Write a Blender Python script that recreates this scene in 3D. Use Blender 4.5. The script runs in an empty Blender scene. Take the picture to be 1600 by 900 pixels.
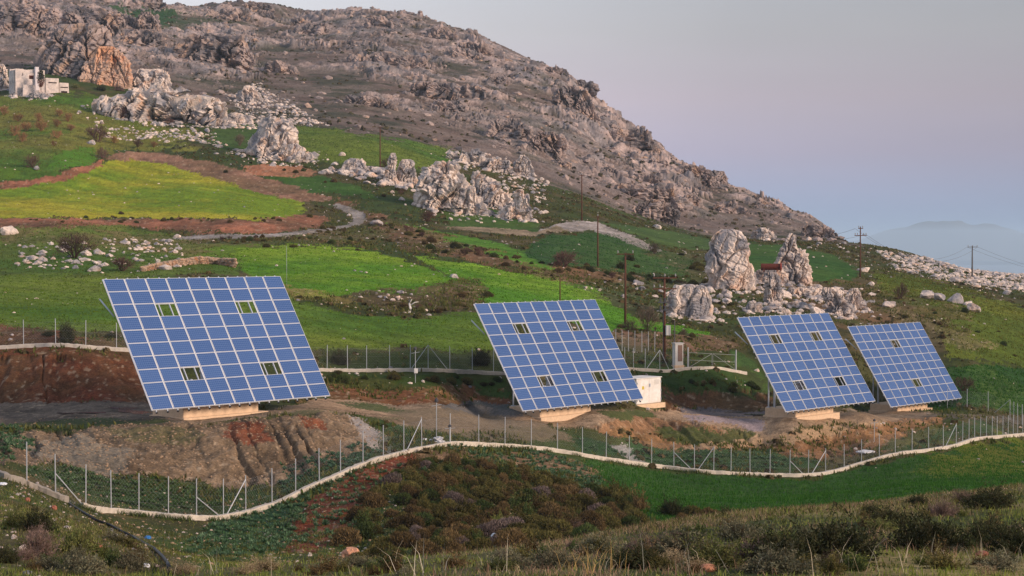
import bpy, bmesh, math, random
import numpy as np
from mathutils import Vector, Matrix

random.seed(7); RNG = np.random.default_rng(11)
SC = bpy.context.scene
COL = SC.collection
F = 2845.0                      # focal length in photo pixels (1600 wide)
HOR = 381.4                     # photo row of the horizon
PITCH = -math.atan((HOR-450.0)/F) * -1.0   # tilt of the camera, negative = down
CA, SA = math.cos(PITCH), math.sin(PITCH)

def ray(px, py):
    "direction (x/y, z/y) of the photograph's pixel"
    dx = (np.asarray(px, float)-800.0)/F; dz = -(np.asarray(py, float)-450.0)/F
    y = CA - dz*SA; z = SA + dz*CA
    return dx/y, z/y
def pt(px, py, D):
    u, t = ray(px, py); return Vector((float(u*D), float(D), float(t*D)))
def proj(x, y, z):
    yc = y*CA + z*SA; zc = -y*SA + z*CA
    return 800.0 + F*x/yc, 450.0 - F*zc/yc

def lin(r, g, b):
    f = lambda c: (c/255.0)/12.92 if c/255.0 <= 0.04045 else ((c/255.0+0.055)/1.055)**2.4
    return np.array([f(r), f(g), f(b)])
def sm(a, b, x):
    t = np.clip((x-a)/(b-a), 0, 1); return t*t*(3-2*t)

# ---------------------------------------------------------------- noise
def _h(ix, iy, iz, seed):
    M = np.uint32(0xffffffff)
    h = (ix.astype(np.int64)*374761393 + iy.astype(np.int64)*668265263 + iz*2147483647 + seed*974634777) & 0xffffffff
    h = h.astype(np.uint64)
    h = ((h ^ (h >> np.uint64(13)))*np.uint64(1274126177)) & np.uint64(0xffffffff)
    h = ((h ^ (h >> np.uint64(15)))*np.uint64(2246822519)) & np.uint64(0xffffffff)
    h = h ^ (h >> np.uint64(16))
    return (h.astype(np.float64)/4294967295.0)
def vn2(x, y, seed=0):
    ix = np.floor(x).astype(np.int64); iy = np.floor(y).astype(np.int64)
    fx = x-ix; fy = y-iy
    fx = fx*fx*fx*(fx*(fx*6-15)+10); fy = fy*fy*fy*(fy*(fy*6-15)+10)
    a = _h(ix, iy, 0, seed); b = _h(ix+1, iy, 0, seed); c = _h(ix, iy+1, 0, seed); d = _h(ix+1, iy+1, 0, seed)
    return (a*(1-fx)+b*fx)*(1-fy)+(c*(1-fx)+d*fx)*fy
def fbm2(x, y, oct=4, seed=0, gain=0.5):
    s = 0; a = 1; n = 0
    for o in range(oct):
        ca, sa = math.cos(o*0.7+.3), math.sin(o*0.7+.3)
        s = s + a*vn2((x*ca-y*sa)*2**o, (x*sa+y*ca)*2**o, seed+o*17); n += a; a *= gain
    return s/n
def rid2(x, y, oct=3, seed=0):
    s = 0; a = 1; n = 0
    for o in range(oct):
        s = s + a*(1-np.abs(2*vn2(x*2**o+o*3.3, y*2**o-o*1.7, seed+o*31)-1)); n += a; a *= .55
    return s/n
def vn3(p, seed=0):
    ip = np.floor(p).astype(np.int64); f = p-ip
    f = f*f*(3-2*f)
    r = 0
    for dz in (0, 1):
        for dy in (0, 1):
            for dx in (0, 1):
                w = (f[:, 0] if dx else 1-f[:, 0])*(f[:, 1] if dy else 1-f[:, 1])*(f[:, 2] if dz else 1-f[:, 2])
                r = r + w*_h(ip[:, 0]+dx, ip[:, 1]+dy, ip[:, 2]+dz, seed)
    return r
def fbm3(p, oct=4, seed=0, gain=.5):
    s = 0; a = 1; n = 0
    for o in range(oct):
        s = s + a*vn3(p*2**o+o*5.1, seed+o*13); n += a; a *= gain
    return s/n
def rid3(p, oct=3, seed=0):
    s = 0; a = 1; n = 0
    for o in range(oct):
        s = s + a*(1-np.abs(2*vn3(p*2**o+o*2.7, seed+o*19)-1)); n += a; a *= .55
    return s/n

# ---------------------------------------------------------------- mesh / object helpers
def mesh_np(name, V, Fc, mats=(), col=None, fcol=None, smooth=False, midx=None, uv=None):
    "V (n,3), Fc (m,k) faces of one size; col per vertex, fcol per face"
    V = np.asarray(V, np.float32); Fc = np.asarray(Fc, np.int32)
    me = bpy.data.meshes.new(name); n, (m, k) = len(V), Fc.shape
    me.vertices.add(n); me.vertices.foreach_set('co', V.ravel())
    me.loops.add(m*k); me.loops.foreach_set('vertex_index', Fc.ravel())
    me.polygons.add(m); me.polygons.foreach_set('loop_start', np.arange(0, m*k, k, dtype=np.int32))
    try: me.polygons.foreach_set('loop_total', np.full(m, k, np.int32))
    except Exception: pass
    me.polygons.foreach_set('use_smooth', np.full(m, bool(smooth)))
    for mt in mats: me.materials.append(mt)
    if midx is not None: me.polygons.foreach_set('material_index', np.asarray(midx, np.int32))
    me.update(calc_edges=True)
    if col is not None:
        a = me.color_attributes.new('Col', 'FLOAT_COLOR', 'POINT')
        c = np.ones((n, 4), np.float32); c[:, :col.shape[1]] = col; a.data.foreach_set('color', c.ravel())
    if fcol is not None:
        a = me.color_attributes.new('Col', 'FLOAT_COLOR', 'CORNER')
        c = np.ones((m*k, 4), np.float32); c[:, :3] = np.repeat(fcol, k, axis=0); a.data.foreach_set('color', c.ravel())
    return me

class MB:
    "collects boxes, tubes, quads and builds them as one mesh"
    def __init__(s): s.v = []; s.f = []; s.m = []; s.mi = 0
    def add(s, V, Fs):
        o = len(s.v); s.v += [tuple(map(float, v)) for v in V]
        for f in Fs: s.f.append(tuple(i+o for i in f)); s.m.append(s.mi)
        return s
    def box(s, c, size, R=None, taper=1.0):
        hx, hy, hz = size[0]/2, size[1]/2, size[2]/2; V = []
        for z in (-1, 1):
            k = taper if z > 0 else 1.0
            for x, y in ((-1, -1), (1, -1), (1, 1), (-1, 1)):
                p = Vector((x*hx*k, y*hy*k, z*hz))
                if R is not None: p = R @ p
                V.append(Vector(c)+p)
        return s.add(V, [(3, 2, 1, 0), (4, 5, 6, 7), (0, 1, 5, 4), (1, 2, 6, 5), (2, 3, 7, 6), (3, 0, 4, 7)])
    def beam(s, a, b, w, h=None):
        a, b = Vector(a), Vector(b); d = b-a; L = d.length
        if L < 1e-6: return s
        R = d.to_track_quat('Z', 'Y').to_matrix()
        return s.box((a+b)/2, (w, h or w, L), R)
    def tube(s, pts, r, seg=6, r1=None, cap=True):
        pts = [Vector(p) for p in pts]; n = len(pts); V = []; Fs = []
        for i, p in enumerate(pts):
            d = (pts[min(i+1, n-1)]-pts[max(i-1, 0)]).normalized()
            R = d.to_track_quat('Z', 'Y').to_matrix()
            rr = r if r1 is None else r+(r1-r)*i/(n-1)
            for k in range(seg):
                a = 2*math.pi*k/seg; V.append(p+R @ Vector((rr*math.cos(a), rr*math.sin(a), 0)))
        for i in range(n-1):
            for k in range(seg):
                k2 = (k+1) % seg; Fs.append((i*seg+k, i*seg+k2, (i+1)*seg+k2, (i+1)*seg+k))
        if cap: Fs += [tuple(range(seg-1, -1, -1)), tuple((n-1)*seg+k for k in range(seg))]
        return s.add(V, Fs)
    def lathe(s, prof, c=(0, 0, 0), seg=16):
        V = []; Fs = []; n = len(prof)
        for r, z in prof:
            for k in range(seg):
                a = 2*math.pi*k/seg; V.append((c[0]+r*math.cos(a), c[1]+r*math.sin(a), c[2]+z))
        for i in range(n-1):
            for k in range(seg):
                k2 = (k+1) % seg; Fs.append((i*seg+k, i*seg+k2, (i+1)*seg+k2, (i+1)*seg+k))
        Fs += [tuple(range(seg-1, -1, -1)), tuple((n-1)*seg+k for k in range(seg))]
        return s.add(V, Fs)
    def mesh(s, name, mats, smooth=False, bevel=0):
        me = bpy.data.meshes.new(name); me.from_pydata(s.v, [], s.f)
        if not isinstance(mats, (list, tuple)): mats = [mats]
        for m in mats: me.materials.append(m)
        me.polygons.foreach_set('material_index', np.array(s.m, np.int32))
        if bevel:
            bm = bmesh.new(); bm.from_mesh(me)
            bmesh.ops.bevel(bm, geom=bm.edges[:], offset=bevel, segments=1, affect='EDGES'); bm.to_mesh(me); bm.free()
        me.polygons.foreach_set('use_smooth', np.full(len(me.polygons), bool(smooth)))
        me.update(); return me
    def build(s, name, mats, parent=None, smooth=False, bevel=0):
        return link(name, s.mesh(name, mats, smooth, bevel), parent)

def link(name, me, parent=None, loc=None):
    o = bpy.data.objects.new(name, me); COL.objects.link(o)
    if parent is not None: o.parent = parent
    if loc is not None: o.location = loc
    return o
def tag(o, label=None, cat=None, group=None, kind=None):
    if label: o['label'] = label
    if cat: o['category'] = cat
    if group: o['group'] = group
    if kind: o['kind'] = kind
    return o
def empty(name, loc, rz=0.0):
    o = bpy.data.objects.new(name, None); COL.objects.link(o); o.empty_display_size = .3
    o.location = loc; o.rotation_euler = (0, 0, rz); return o
def copy_tree(o, parent=None):
    c = o.copy(); COL.objects.link(c); c.parent = parent
    for ch in [x for x in KIDS.get(o.name, [])]: copy_tree(ch, c)
    return c
KIDS = {}
def index_kids(root):
    for ch in root.children_recursive:
        KIDS.setdefault(ch.parent.name, []).append(ch)

# ---------------------------------------------------------------- materials
def mat(name, rgb, rough=.9, metal=0.0, noise=0.0, scale=4.0, bump=0.0, bscale=None, spec=.3, attr=False, rnd=0.0, detail=6.0, col2=None, transl=0.0):
    m = bpy.data.materials.new(name); m.use_nodes = True; nt = m.node_tree; N = nt.nodes; L = nt.links
    b = N['Principled BSDF']; b.inputs['Roughness'].default_value = rough; b.inputs['Metallic'].default_value = metal
    b.inputs['Specular IOR Level'].default_value = spec
    tc = N.new('ShaderNodeTexCoord')
    if attr:
        a = N.new('ShaderNodeAttribute'); a.attribute_name = 'Col'; src = a.outputs['Color']
    else:
        r = N.new('ShaderNodeRGB'); r.outputs[0].default_value = (*rgb, 1); src = r.outputs[0]
    nz = None
    if noise or bump or col2 is not None:
        nz = N.new('ShaderNodeTexNoise'); nz.inputs['Scale'].default_value = scale; nz.inputs['Detail'].default_value = detail
        nz.inputs['Roughness'].default_value = .65; L.new(tc.outputs['Object'], nz.inputs['Vector'])
    if col2 is not None:
        rp = N.new('ShaderNodeValToRGB'); rp.color_ramp.elements[0].position = .42; rp.color_ramp.elements[1].position = .6
        rp.color_ramp.elements[0].color = (0, 0, 0, 1); rp.color_ramp.elements[1].color = (1, 1, 1, 1)
        L.new(nz.outputs['Fac'], rp.inputs[0])
        mx = N.new('ShaderNodeMix'); mx.data_type = 'RGBA'; L.new(rp.outputs[0], mx.inputs[0]); L.new(src, mx.inputs[6]); mx.inputs[7].default_value = (*col2, 1)
        src = mx.outputs[2]
    if noise:
        nz2 = N.new('ShaderNodeTexNoise'); nz2.inputs['Scale'].default_value = scale*2.3; nz2.inputs['Detail'].default_value = detail
        nz2.inputs['Roughness'].default_value = .7; L.new(tc.outputs['Object'], nz2.inputs['Vector'])
        mr = N.new('ShaderNodeMapRange'); mr.inputs['From Min'].default_value = .28; mr.inputs['From Max'].default_value = .72
        mr.inputs['To Min'].default_value = 1-noise; mr.inputs['To Max'].default_value = 1+noise; L.new(nz2.outputs['Fac'], mr.inputs[0])
        vm = N.new('ShaderNodeVectorMath'); vm.operation = 'SCALE'; L.new(src, vm.inputs[0]); L.new(mr.outputs[0], vm.inputs['Scale']); src = vm.outputs[0]
    if rnd:
        oi = N.new('ShaderNodeObjectInfo'); mr = N.new('ShaderNodeMapRange'); mr.inputs['To Min'].default_value = 1-rnd; mr.inputs['To Max'].default_value = 1+rnd
        L.new(oi.outputs['Random'], mr.inputs[0]); vm = N.new('ShaderNodeVectorMath'); vm.operation = 'SCALE'
        L.new(src, vm.inputs[0]); L.new(mr.outputs[0], vm.inputs['Scale']); src = vm.outputs[0]
    L.new(src, b.inputs['Base Color'])
    if bump:
        nb = N.new('ShaderNodeTexNoise'); nb.inputs['Scale'].default_value = bscale or scale*3; nb.inputs['Detail'].default_value = 6
        L.new(tc.outputs['Object'], nb.inputs['Vector'])
        bp = N.new('ShaderNodeBump'); bp.inputs['Strength'].default_value = bump; bp.inputs['Distance'].default_value = .1
        L.new(nb.outputs['Fac'], bp.inputs['Height']); L.new(bp.outputs[0], b.inputs['Normal'])
    if transl:
        tr = N.new('ShaderNodeBsdfTranslucent'); L.new(src, tr.inputs[0]); mxs = N.new('ShaderNodeMixShader'); mxs.inputs[0].default_value = transl
        L.new(b.outputs[0], mxs.inputs[1]); L.new(tr.outputs[0], mxs.inputs[2]); L.new(mxs.outputs[0], N['Material Output'].inputs[0])
    return m
# ---------------------------------------------------------------- terrain: survey points (photo column, row, distance in metres)
PANELS = [(-23.926, 120.729, -11.049), (0.872, 148.209, -13.630), (25.440, 168.994, -15.610), (41.380, 198.571, -17.816)]
THETA = math.radians(42.38); TILT = math.radians(57.36); PL, PH = 15.85, 10.25
RV = Vector((math.sin(THETA), math.cos(THETA), 0)); BV = Vector((-math.cos(THETA), math.sin(THETA), 0))
COLS = {
 0: [(900,46),(850,56),(800,72),(747,90),(700,108),(667,124),(640,134),(628,138),(590,142),(545,148),(500,162),(440,212),(395,250),(345,292),(336,300),(290,350),(270,362),(200,430),(140,490),(80,560),(0,700),(-80,850)],
 100: [(900,48),(850,58),(787,91),(720,108),(672,122),(640,133),(625,138),(580,142),(541,147),(500,163),(440,212),(400,245),(350,285),(330,308),(285,355),(262,368),(200,425),(140,490),(80,575),(20,690),(-40,860)],
 200: [(900,52),(850,66),(806,96),(745,106),(700,114),(668,121),(640,132),(627,138),(590,143),(549,148),(500,165),(440,212),(415,232),(362,290),(345,303),(300,350),(255,395),(243,402),(215,430),(150,500),(100,570),(40,680),(9,800)],
 300: [(905,36),(891,40),(893,58),(870,74),(840,88),(810,99),(760,108),(700,115),(668,121),(645,130),(620,141),(585,147),(560,152),(500,170),(440,212),(415,234),(368,285),(345,302),(300,350),(250,400),(235,410),(205,445),(150,520),(60,700),(14,870)],
 400: [(905,34),(885,40),(893,58),(875,78),(840,92),(800,104),(740,112),(690,118),(652,125),(635,134),(610,143),(585,149),(560,154),(500,178),(440,220),(400,250),(367,283),(345,303),(320,333),(280,378),(260,395),(225,430),(190,475),(130,575),(60,740),(8,860)],
 500: [(905,32),(882,40),(892,58),(868,80),(820,96),(757,111),(710,118),(670,124),(640,132),(620,141),(600,148),(578,154),(540,166),(480,195),(440,222),(400,252),(372,282),(353,312),(320,352),(290,375),(270,395),(230,425),(200,462),(130,590),(60,745),(28,830)],
 600: [(905,30),(878,40),(890,58),(860,82),(800,100),(740,115),(717,121),(690,126),(660,132),(640,140),(620,147),(600,151),(580,155),(540,169),(480,200),(440,225),(400,258),(375,290),(350,320),(320,350),(290,378),(265,400),(215,450),(205,475),(130,600),(60,745),(22,850)],
 700: [(905,28),(868,42),(885,60),(850,84),(800,100),(740,117),(697,128),(665,136),(640,144),(625,150),(600,155),(580,158),(540,172),(480,205),(440,232),(410,255),(380,290),(360,315),(330,355),(300,385),(260,425),(233,470),(150,610),(80,735),(44,810)],
 800: [(905,27),(858,44),(872,62),(830,92),(780,110),(740,124),(700,136),(676,143),(657,148),(632,155),(610,160),(583,164),(540,178),(480,212),(440,242),(400,275),(380,300),(355,338),(320,375),(280,430),(250,480),(160,620),(92,750)],
 900: [(905,27),(845,48),(858,66),(820,100),(760,122),(711,141),(684,148),(662,153),(640,161),(610,168),(585,173),(540,190),(480,222),(440,250),(400,290),(375,318),(355,348),(345,360),(310,420),(285,475),(200,610),(132,730)],
 1000: [(905,27),(825,54),(838,72),(800,112),(760,132),(726,147),(690,155),(660,162),(638,168),(615,174),(600,178),(580,184),(550,196),(510,215),(470,245),(430,280),(400,308),(375,345),(355,390),(340,445),(300,530),(217,710)],
 1100: [(905,27),(812,60),(824,78),(790,122),(738,150),(710,157),(688,162),(660,167),(648,173),(636,180),(605,185),(582,189),(550,200),(510,225),(470,258),(430,290),(395,340),(380,380),(370,430),(345,510),(278,690)],
 1200: [(905,27),(805,64),(817,82),(785,126),(741,154),(718,160),(690,166),(665,172),(643,178),(630,183),(605,192),(580,201),(540,216),(490,245),(455,272),(420,305),(390,370),(378,430),(365,495),(318,650)],
 1300: [(905,27),(797,68),(810,86),(780,127),(740,157),(720,163),(700,168),(680,173),(657,179),(642,186),(615,197),(580,208),(540,222),(490,250),(450,285),(410,335),(390,400),(378,460),(360,590)],
 1400: [(905,27),(785,72),(797,90),(765,130),(712,164),(690,171),(670,179),(655,190),(645,200),(628,208),(600,216),(560,228),(520,243),(480,266),(450,300),(420,355),(400,420),(388,490)],
 1500: [(905,27),(776,76),(788,94),(755,138),(694,178),(672,185),(653,194),(636,205),(615,212),(570,226),(530,243),(490,267),(460,300),(437,380),(419,480)],
 1600: [(905,28),(766,80),(778,98),(745,148),(682,196),(662,202),(642,209),(600,226),(560,243),(520,264),(490,287),(465,322),(448,400),(429,500)],
}
SURV = []
for _c, _l in COLS.items():
    for _y, _d in _l: SURV.append((_c, _y, _d))
    # near ground below the camera
    for _d, _z in ((4, -1.75), (10, -2.7), (18, -3.7)):
        SURV.append((_c, HOR+F*(-_z)/_d, _d))
for _dx, _src in ((-350, 0), (-180, 0), (180, 1600), (380, 1600)):
    for _y, _d in COLS[_src]: SURV.append((_src+_dx, _y+(8 if _src == 0 else 4)*(_dx/180.)*(0 if _d < 60 else 1)*(-1 if _src == 0 else 1)*(1 if _src else -1), _d))
    for _d, _z in ((4, -1.75), (10, -2.7), (18, -3.7)): SURV.append((_src+_dx, HOR+F*(-_z)/_d, _d))
# extra points: the eastern spur of the mountain and the drop to the sea behind every skyline
SURV += [(1320, 378, 575), (1335, 396, 590), (1345, 384, 500), (1345, 405, 600), (1250, 342, 620), (1160, 302, 665), (950, 184, 705), (860, 112, 755), (755, 62, 790), (660, 32, 820), (560, 20, 845), (462, 40, 840), (340, 10, 865), (440, 16, 850), (150, 0, 800), (250, 14, 830), (50, -60, 850), (1050, 255, 690)]
for _c, _y, _d in ((-350,-60,1000),(-100,-60,1000),(0,-60,1000),(100,-30,1000),(200,25,1000),(300,30,1040),(400,30,1040),(500,48,1000),(600,46,1010),(700,68,980),(800,118,930),(900,160,900),(1000,245,870),(1100,300,840),(1200,340,790),(1300,392,720),(1400,425,650),(1500,455,640),(1600,470,660),(1800,480,660),(2000,490,660)):
    SURV.append((_c, _y, _d)); SURV.append((_c, HOR+(250)*F/2200, 2200)); SURV.append((_c, HOR+265*F/3200, 3200))
for _i, (X, D, Z) in enumerate(PANELS):
    zg = Z-.93
    for s, b in ((1.5, 0), (8, .3), (13.5, 0.3), (2.5, 6.0), (8, 6.5), (13, 6.0), (8, 3)):
        q = Vector((X, D, 0))+RV*s+BV*b
        SURV.append((800+F*q.x/q.y, HOR-F*zg/q.y, q.y))
for _px, _d, _z in ((1160, 170, -16.75), (1205, 168, -16.85), (1200, 174, -16.5), (1180, 178, -16.2), (1130, 172, -16.45)): SURV.append((_px, HOR-F*_z/_d, _d))
S = np.array(SURV, float)
_su, _st = ray(S[:, 0], S[:, 1]); _su = (S[:, 0]-800)/F
_U = _su*F/260.0; _W = np.log(S[:, 2])*4.2; _T = -(S[:, 1]-HOR)/F
def _phi(r2): return np.where(r2 > 1e-12, .5*r2*np.log(r2+1e-12), 0)
_n = len(S)
_K = _phi((_U[:, None]-_U[None])**2+(_W[:, None]-_W[None])**2)+np.eye(_n)*2e-3
_Pm = np.stack([np.ones(_n), _U, _W], 1)
_A = np.block([[_K, _Pm], [_Pm.T, np.zeros((3, 3))]])
_c = np.linalg.solve(_A, np.concatenate([_T, np.zeros(3)]))
def base_t(u, w):
    out = np.zeros(u.size); uu = u.ravel()*F/260.0; ww = w.ravel()*4.2
    for i in range(0, u.size, 20000):
        a, b = uu[i:i+20000], ww[i:i+20000]
        out[i:i+20000] = _phi((a[:, None]-_U[None])**2+(b[:, None]-_W[None])**2) @ _c[:_n] + _c[_n]+_c[_n+1]*a+_c[_n+2]*b
    return out.reshape(u.shape)
GX = np.concatenate([np.arange(-420, -60, 12.), np.arange(-60, 1661, 1.7), np.arange(1672, 2060, 12.)])
GU = (GX-800)/F
def _seg(a, b, d): return np.arange(math.log(a), math.log(b), d)
GW = np.concatenate([_seg(3, 20, .04), _seg(20, 105, .009), _seg(105, 168, .0018), _seg(168, 236, .0032), _seg(236, 480, .0038), _seg(480, 900, .0023), _seg(900, 3100, .03)])
GD = np.exp(GW); NR, NC = len(GD), len(GX)
_cu = np.linspace(GU[0], GU[-1], 380); _cw = np.linspace(GW[0], GW[-1], 520)
_bt = base_t(*np.meshgrid(_cu, _cw, indexing='xy'))
def bil(A, xs, ys, x, y):
    i = np.clip(np.searchsorted(xs, x)-1, 0, len(xs)-2); j = np.clip(np.searchsorted(ys, y)-1, 0, len(ys)-2)
    fx = np.clip((x-xs[i])/(xs[i+1]-xs[i]), 0, 1); fy = np.clip((y-ys[j])/(ys[j+1]-ys[j]), 0, 1)
    return (A[j, i]*(1-fx)+A[j, i+1]*fx)*(1-fy)+(A[j+1, i]*(1-fx)+A[j+1, i+1]*fx)*fy
UU, WW = np.meshgrid(GU, GW); DD = np.exp(WW)
TT = bil(_bt, _cu, _cw, UU, WW)
XX = UU*DD; YY = DD; Z0 = TT*DD
PX, PY = proj(XX, YY, Z0)          # where each point of the bare ground stands in the survey photograph

# ---------------------------------------------------------------- land cover
def inpoly(px, py, poly):
    r = np.zeros(px.shape, bool); n = len(poly)
    for i in range(n):
        x1, y1 = poly[i]; x2, y2 = poly[(i+1) % n]
        if y1 == y2: continue
        c = ((y1 > py) != (y2 > py)) & (px < (x2-x1)*(py-y1)/(y2-y1)+x1)
        r ^= c
    return r
N8 = fbm2(XX/8, YY/8, 4, 3); N30 = fbm2(XX/30, YY/30, 4, 5); N2 = fbm2(XX/2.2, YY/2.2, 3, 9); N05 = fbm2(XX/.6, YY/.6, 2, 15)
WN = RNG.random(XX.shape); WN2 = RNG.random(XX.shape)
JX = (fbm2(XX/5+50, YY/5, 4, 21)-.5); JY = (fbm2(XX/5, YY/5+80, 4, 22)-.5)
def mask(poly, dr, jit=8.0, grain=2.0):
    "soft ragged membership of the ground in a surveyed outline"
    xs = [p[0] for p in poly]; ys = [p[1] for p in poly]; g = jit+grain
    sel = (DD > dr[0]) & (DD < dr[1]) & (PX > min(xs)-g*2) & (PX < max(xs)+g*2) & (PY > min(ys)-g*2) & (PY < max(ys)+g*2)
    m = np.zeros(XX.shape)
    qx = PX[sel]+JX[sel]*jit*3.0+(N05[sel]-.5)*jit*1.2+(WN[sel]-.5)*grain*2; qy = PY[sel]+JY[sel]*jit*2.2+(N2[sel]-.5)*jit*1.2+(WN2[sel]-.5)*grain
    m[sel] = inpoly(qx, qy, poly); return m
C = np.zeros(XX.shape+(3,)); AMP = np.full(XX.shape, .10); RK = np.zeros(XX.shape)
def mixc(c, m):
    C[:] = C*(1-m[..., None])+np.asarray(c)*m[..., None]
K = 1.06
def sc(r, g, b): return lin(r, g, b)*K
# rough ground everywhere: olive herbs, brown litter, bare earth
mixc(sc(62, 68, 34), np.ones(XX.shape))
mixc(sc(88, 76, 52), sm(.46, .62, N8)*.8)
mixc(sc(58, 74, 34), sm(.50, .66, N30)*.8)
mixc(sc(46, 52, 30), sm(.55, .7, N2)*.6)
MOT = 1.0; GREENW = np.zeros(XX.shape); BARE = np.zeros(XX.shape); EST = vn2(XX/.32, YY/.32, 77)
def field(poly, dr, c1, c2, jit=6, grain=2, amp=.05, k=.5, streak=None):
    m = mask(poly, dr, jit, grain)
    n = np.clip((N30-.5)*3.0+.5+(N2-.5)*.6*MOT+(N8-.5)*1.3*MOT, 0, 1)[..., None]
    cc = sc(*c1)*(1-n)+sc(*c2)*n
    row = vn2((XX*.6+YY*.8)/1.3, (YY*.6-XX*.8)/14, 91)[..., None]; tuft = 1+(row-.5)*.34+(N05[..., None]-.5)*.55+(WN[..., None]-.5)*.30
    C[:] = C*(1-m[..., None])+cc*tuft*m[..., None]
    AMP[:] = AMP*(1-m)+amp*m; GREENW[:] = np.maximum(GREENW*(1-0*m), m)
    return m
# mountain
TOE = [(-500, 150), (-50, 120), (40, 104), (200, 128), (300, 150), (400, 185), (470, 192), (560, 208), (710, 232), (840, 284), (900, 305), (1000, 342), (1100, 366), (1200, 372), (1345, 384), (1345, 330), (1345, -900), (-500, -900)]
MT = mask(TOE, (440, 3200), 10, 4); MT = np.maximum(MT, (DD > 640)*1.0)
FIELD = {}
FIELD['A'] = field([(-120,348),(-120,300),(0,298),(60,288),(130,268),(190,249),(260,256),(330,276),(400,300),(470,318),(485,330),(430,340),(300,343),(150,339),(0,341)], (285, 420), (98,126,12), (150,146,22), 4, 2)
FIELD['B'] = field([(350,398),(380,388),(450,384),(550,390),(620,402),(690,425),(716,446),(690,456),(640,462),(560,452),(520,462),(470,470),(440,440),(400,432)], (205, 300), (72,120,12), (112,142,18), 5, 2)
FIELD['C'] = field([(640,398),(760,416),(850,426),(925,448),(965,480),(1010,500),(1112,516),(1106,523),(1000,512),(940,520),(880,500),(760,478),(720,450),(690,422)], (190, 300), (70,120,12), (104,140,20), 5, 2)
MOT = .35; FIELD['D'] = field([(-200,432),(60,430),(160,432),(440,440),(470,476),(560,492),(640,498),(760,486),(790,500),(800,545),(740,552),(640,545),(500,545),(300,545),(200,520),(60,512),(-200,512)], (150, 235), (66,100,22), (100,118,32), 6, 3)
MOT = 1.0; FIELD['E'] = field([(600,344),(640,350),(700,364),(780,380),(850,402),(880,418),(860,424),(790,404),(700,386),(640,370)], (255, 350), (66,112,22), (84,124,26), 4, 2)
FIELD['F'] = field([(818,398),(832,380),(862,366),(950,363),(1010,382),(1085,408),(1078,430),(1000,426),(920,418),(850,414)], (270, 350), (38,80,34), (52,92,36), 4, 2)
FIELD['G'] = field([(930,347),(1000,354),(1110,374),(1125,392),(1060,388),(990,368)], (305, 420), (50,88,36), (62,98,38), 4, 2)
FIELD['H'] = field([(325,206),(392,192),(402,200),(402,232),(345,232)], (395, 480), (42,84,34), (56,92,34), 4, 2)
FIELD['H2'] = field([(455,206),(470,196),(560,208),(705,228),(716,248),(690,268),(620,264),(560,256),(490,252),(460,235)], (395, 480), (54,92,26), (88,106,32), 4, 2)
FIELD['H3'] = field([(372,274),(470,278),(500,276),(560,292),(600,312),(560,305),(470,298),(420,294)], (355, 420), (46,92,26), (60,100,30), 4, 2)
FIELD['I'] = field([(1150,378),(1210,382),(1265,388),(1300,398),(1345,424),(1330,440),(1260,436),(1170,430)], (285, 420), (40,88,26), (56,98,30), 5, 2)
FIELD['J'] = field([(1365,425),(1420,434),(1480,446),(1600,482),(1900,520),(1900,600),(1600,578),(1540,562),(1480,560),(1470,510),(1420,478),(1380,462)], (215, 420), (74,92,22), (106,114,26), 9, 4)
FIELD['K'] = field([(1475,574),(1540,568),(1600,580),(1900,600),(1900,660),(1640,650),(1585,645),(1500,628),(1490,640),(1440,640)], (190, 245), (38,82,34), (62,98,32), 4, 2)
FIELD['K2'] = field([(1140,545),(1180,560),(1200,600),(1210,616),(1180,600),(1150,585)], (180, 225), (44,84,34), (60,94,34), 4, 2)
FIELD['L'] = field([(905,720),(1000,732),(1060,740),(1150,747),(1280,750),(1345,734),(1400,719),(1500,700),(1600,690),(1900,678),(1900,900),(1150,900),(1060,830),(990,795),(930,752)], (84, 205), (34,78,28), (46,88,30), 4, 2, .06)
mixc(sc(104,120,18), mask([(1440,715),(1520,696),(1640,690),(1700,720),(1640,750),(1560,748),(1480,742)], (120, 205), 26, 14)*.55)
FIELD['M'] = field([(-200,150),(60,146),(140,150),(230,158),(260,190),(330,210),(300,228),(190,236),(150,252),(100,268),(0,285),(-200,290)], (345, 510), (68,100,24), (104,106,40), 14, 6, .12)
mixc(sc(70,118,14), mask([(70,262),(95,235),(150,228),(150,250),(110,266)], (345, 420), 8, 4)*.8)
mixc(sc(80,112,16), mask([(-100,288),(-100,262),(20,262),(34,272),(0,284)], (330, 390), 6, 3)*.8)
FIELD['N'] = field([(-100,366),(100,350),(180,350),(280,372),(340,392),(380,405),(380,428),(160,432),(-100,430)], (215, 310), (66,96,26), (96,108,40), 10, 5)
FIELD['O'] = field([(270,378),(350,380),(420,384),(360,396),(372,424),(350,410),(290,396)], (225, 300), (76,106,18), (88,116,20), 6, 3)
FIELD['P'] = field([(690,330),(770,330),(840,345),(840,362),(760,362),(700,352)], (290, 380), (48,82,30), (66,90,34), 6, 3)
mixc(sc(60,72,30), mask([(500,545),(560,548),(790,550),(790,580),(500,575)], (145, 185), 6, 4)*.7)
mixc(sc(52,72,30), mask([(985,560),(1170,572),(1200,600),(1190,612),(1050,606),(1000,600)], (165, 205), 6, 4)*.8)

_l = (C @ np.array([.25, .65, .10]))[..., None]; _g = GREENW[..., None]; C[:] = C*(1-_g)+(_l+(C-_l)*.93)*1.02*np.array([1.05, .98, .95])*_g
for _k in ('L', 'F', 'G', 'H', 'H3', 'I', 'K', 'K2'): C[FIELD[_k] > .5] *= np.array([1.16, .86, 1.0])
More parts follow.
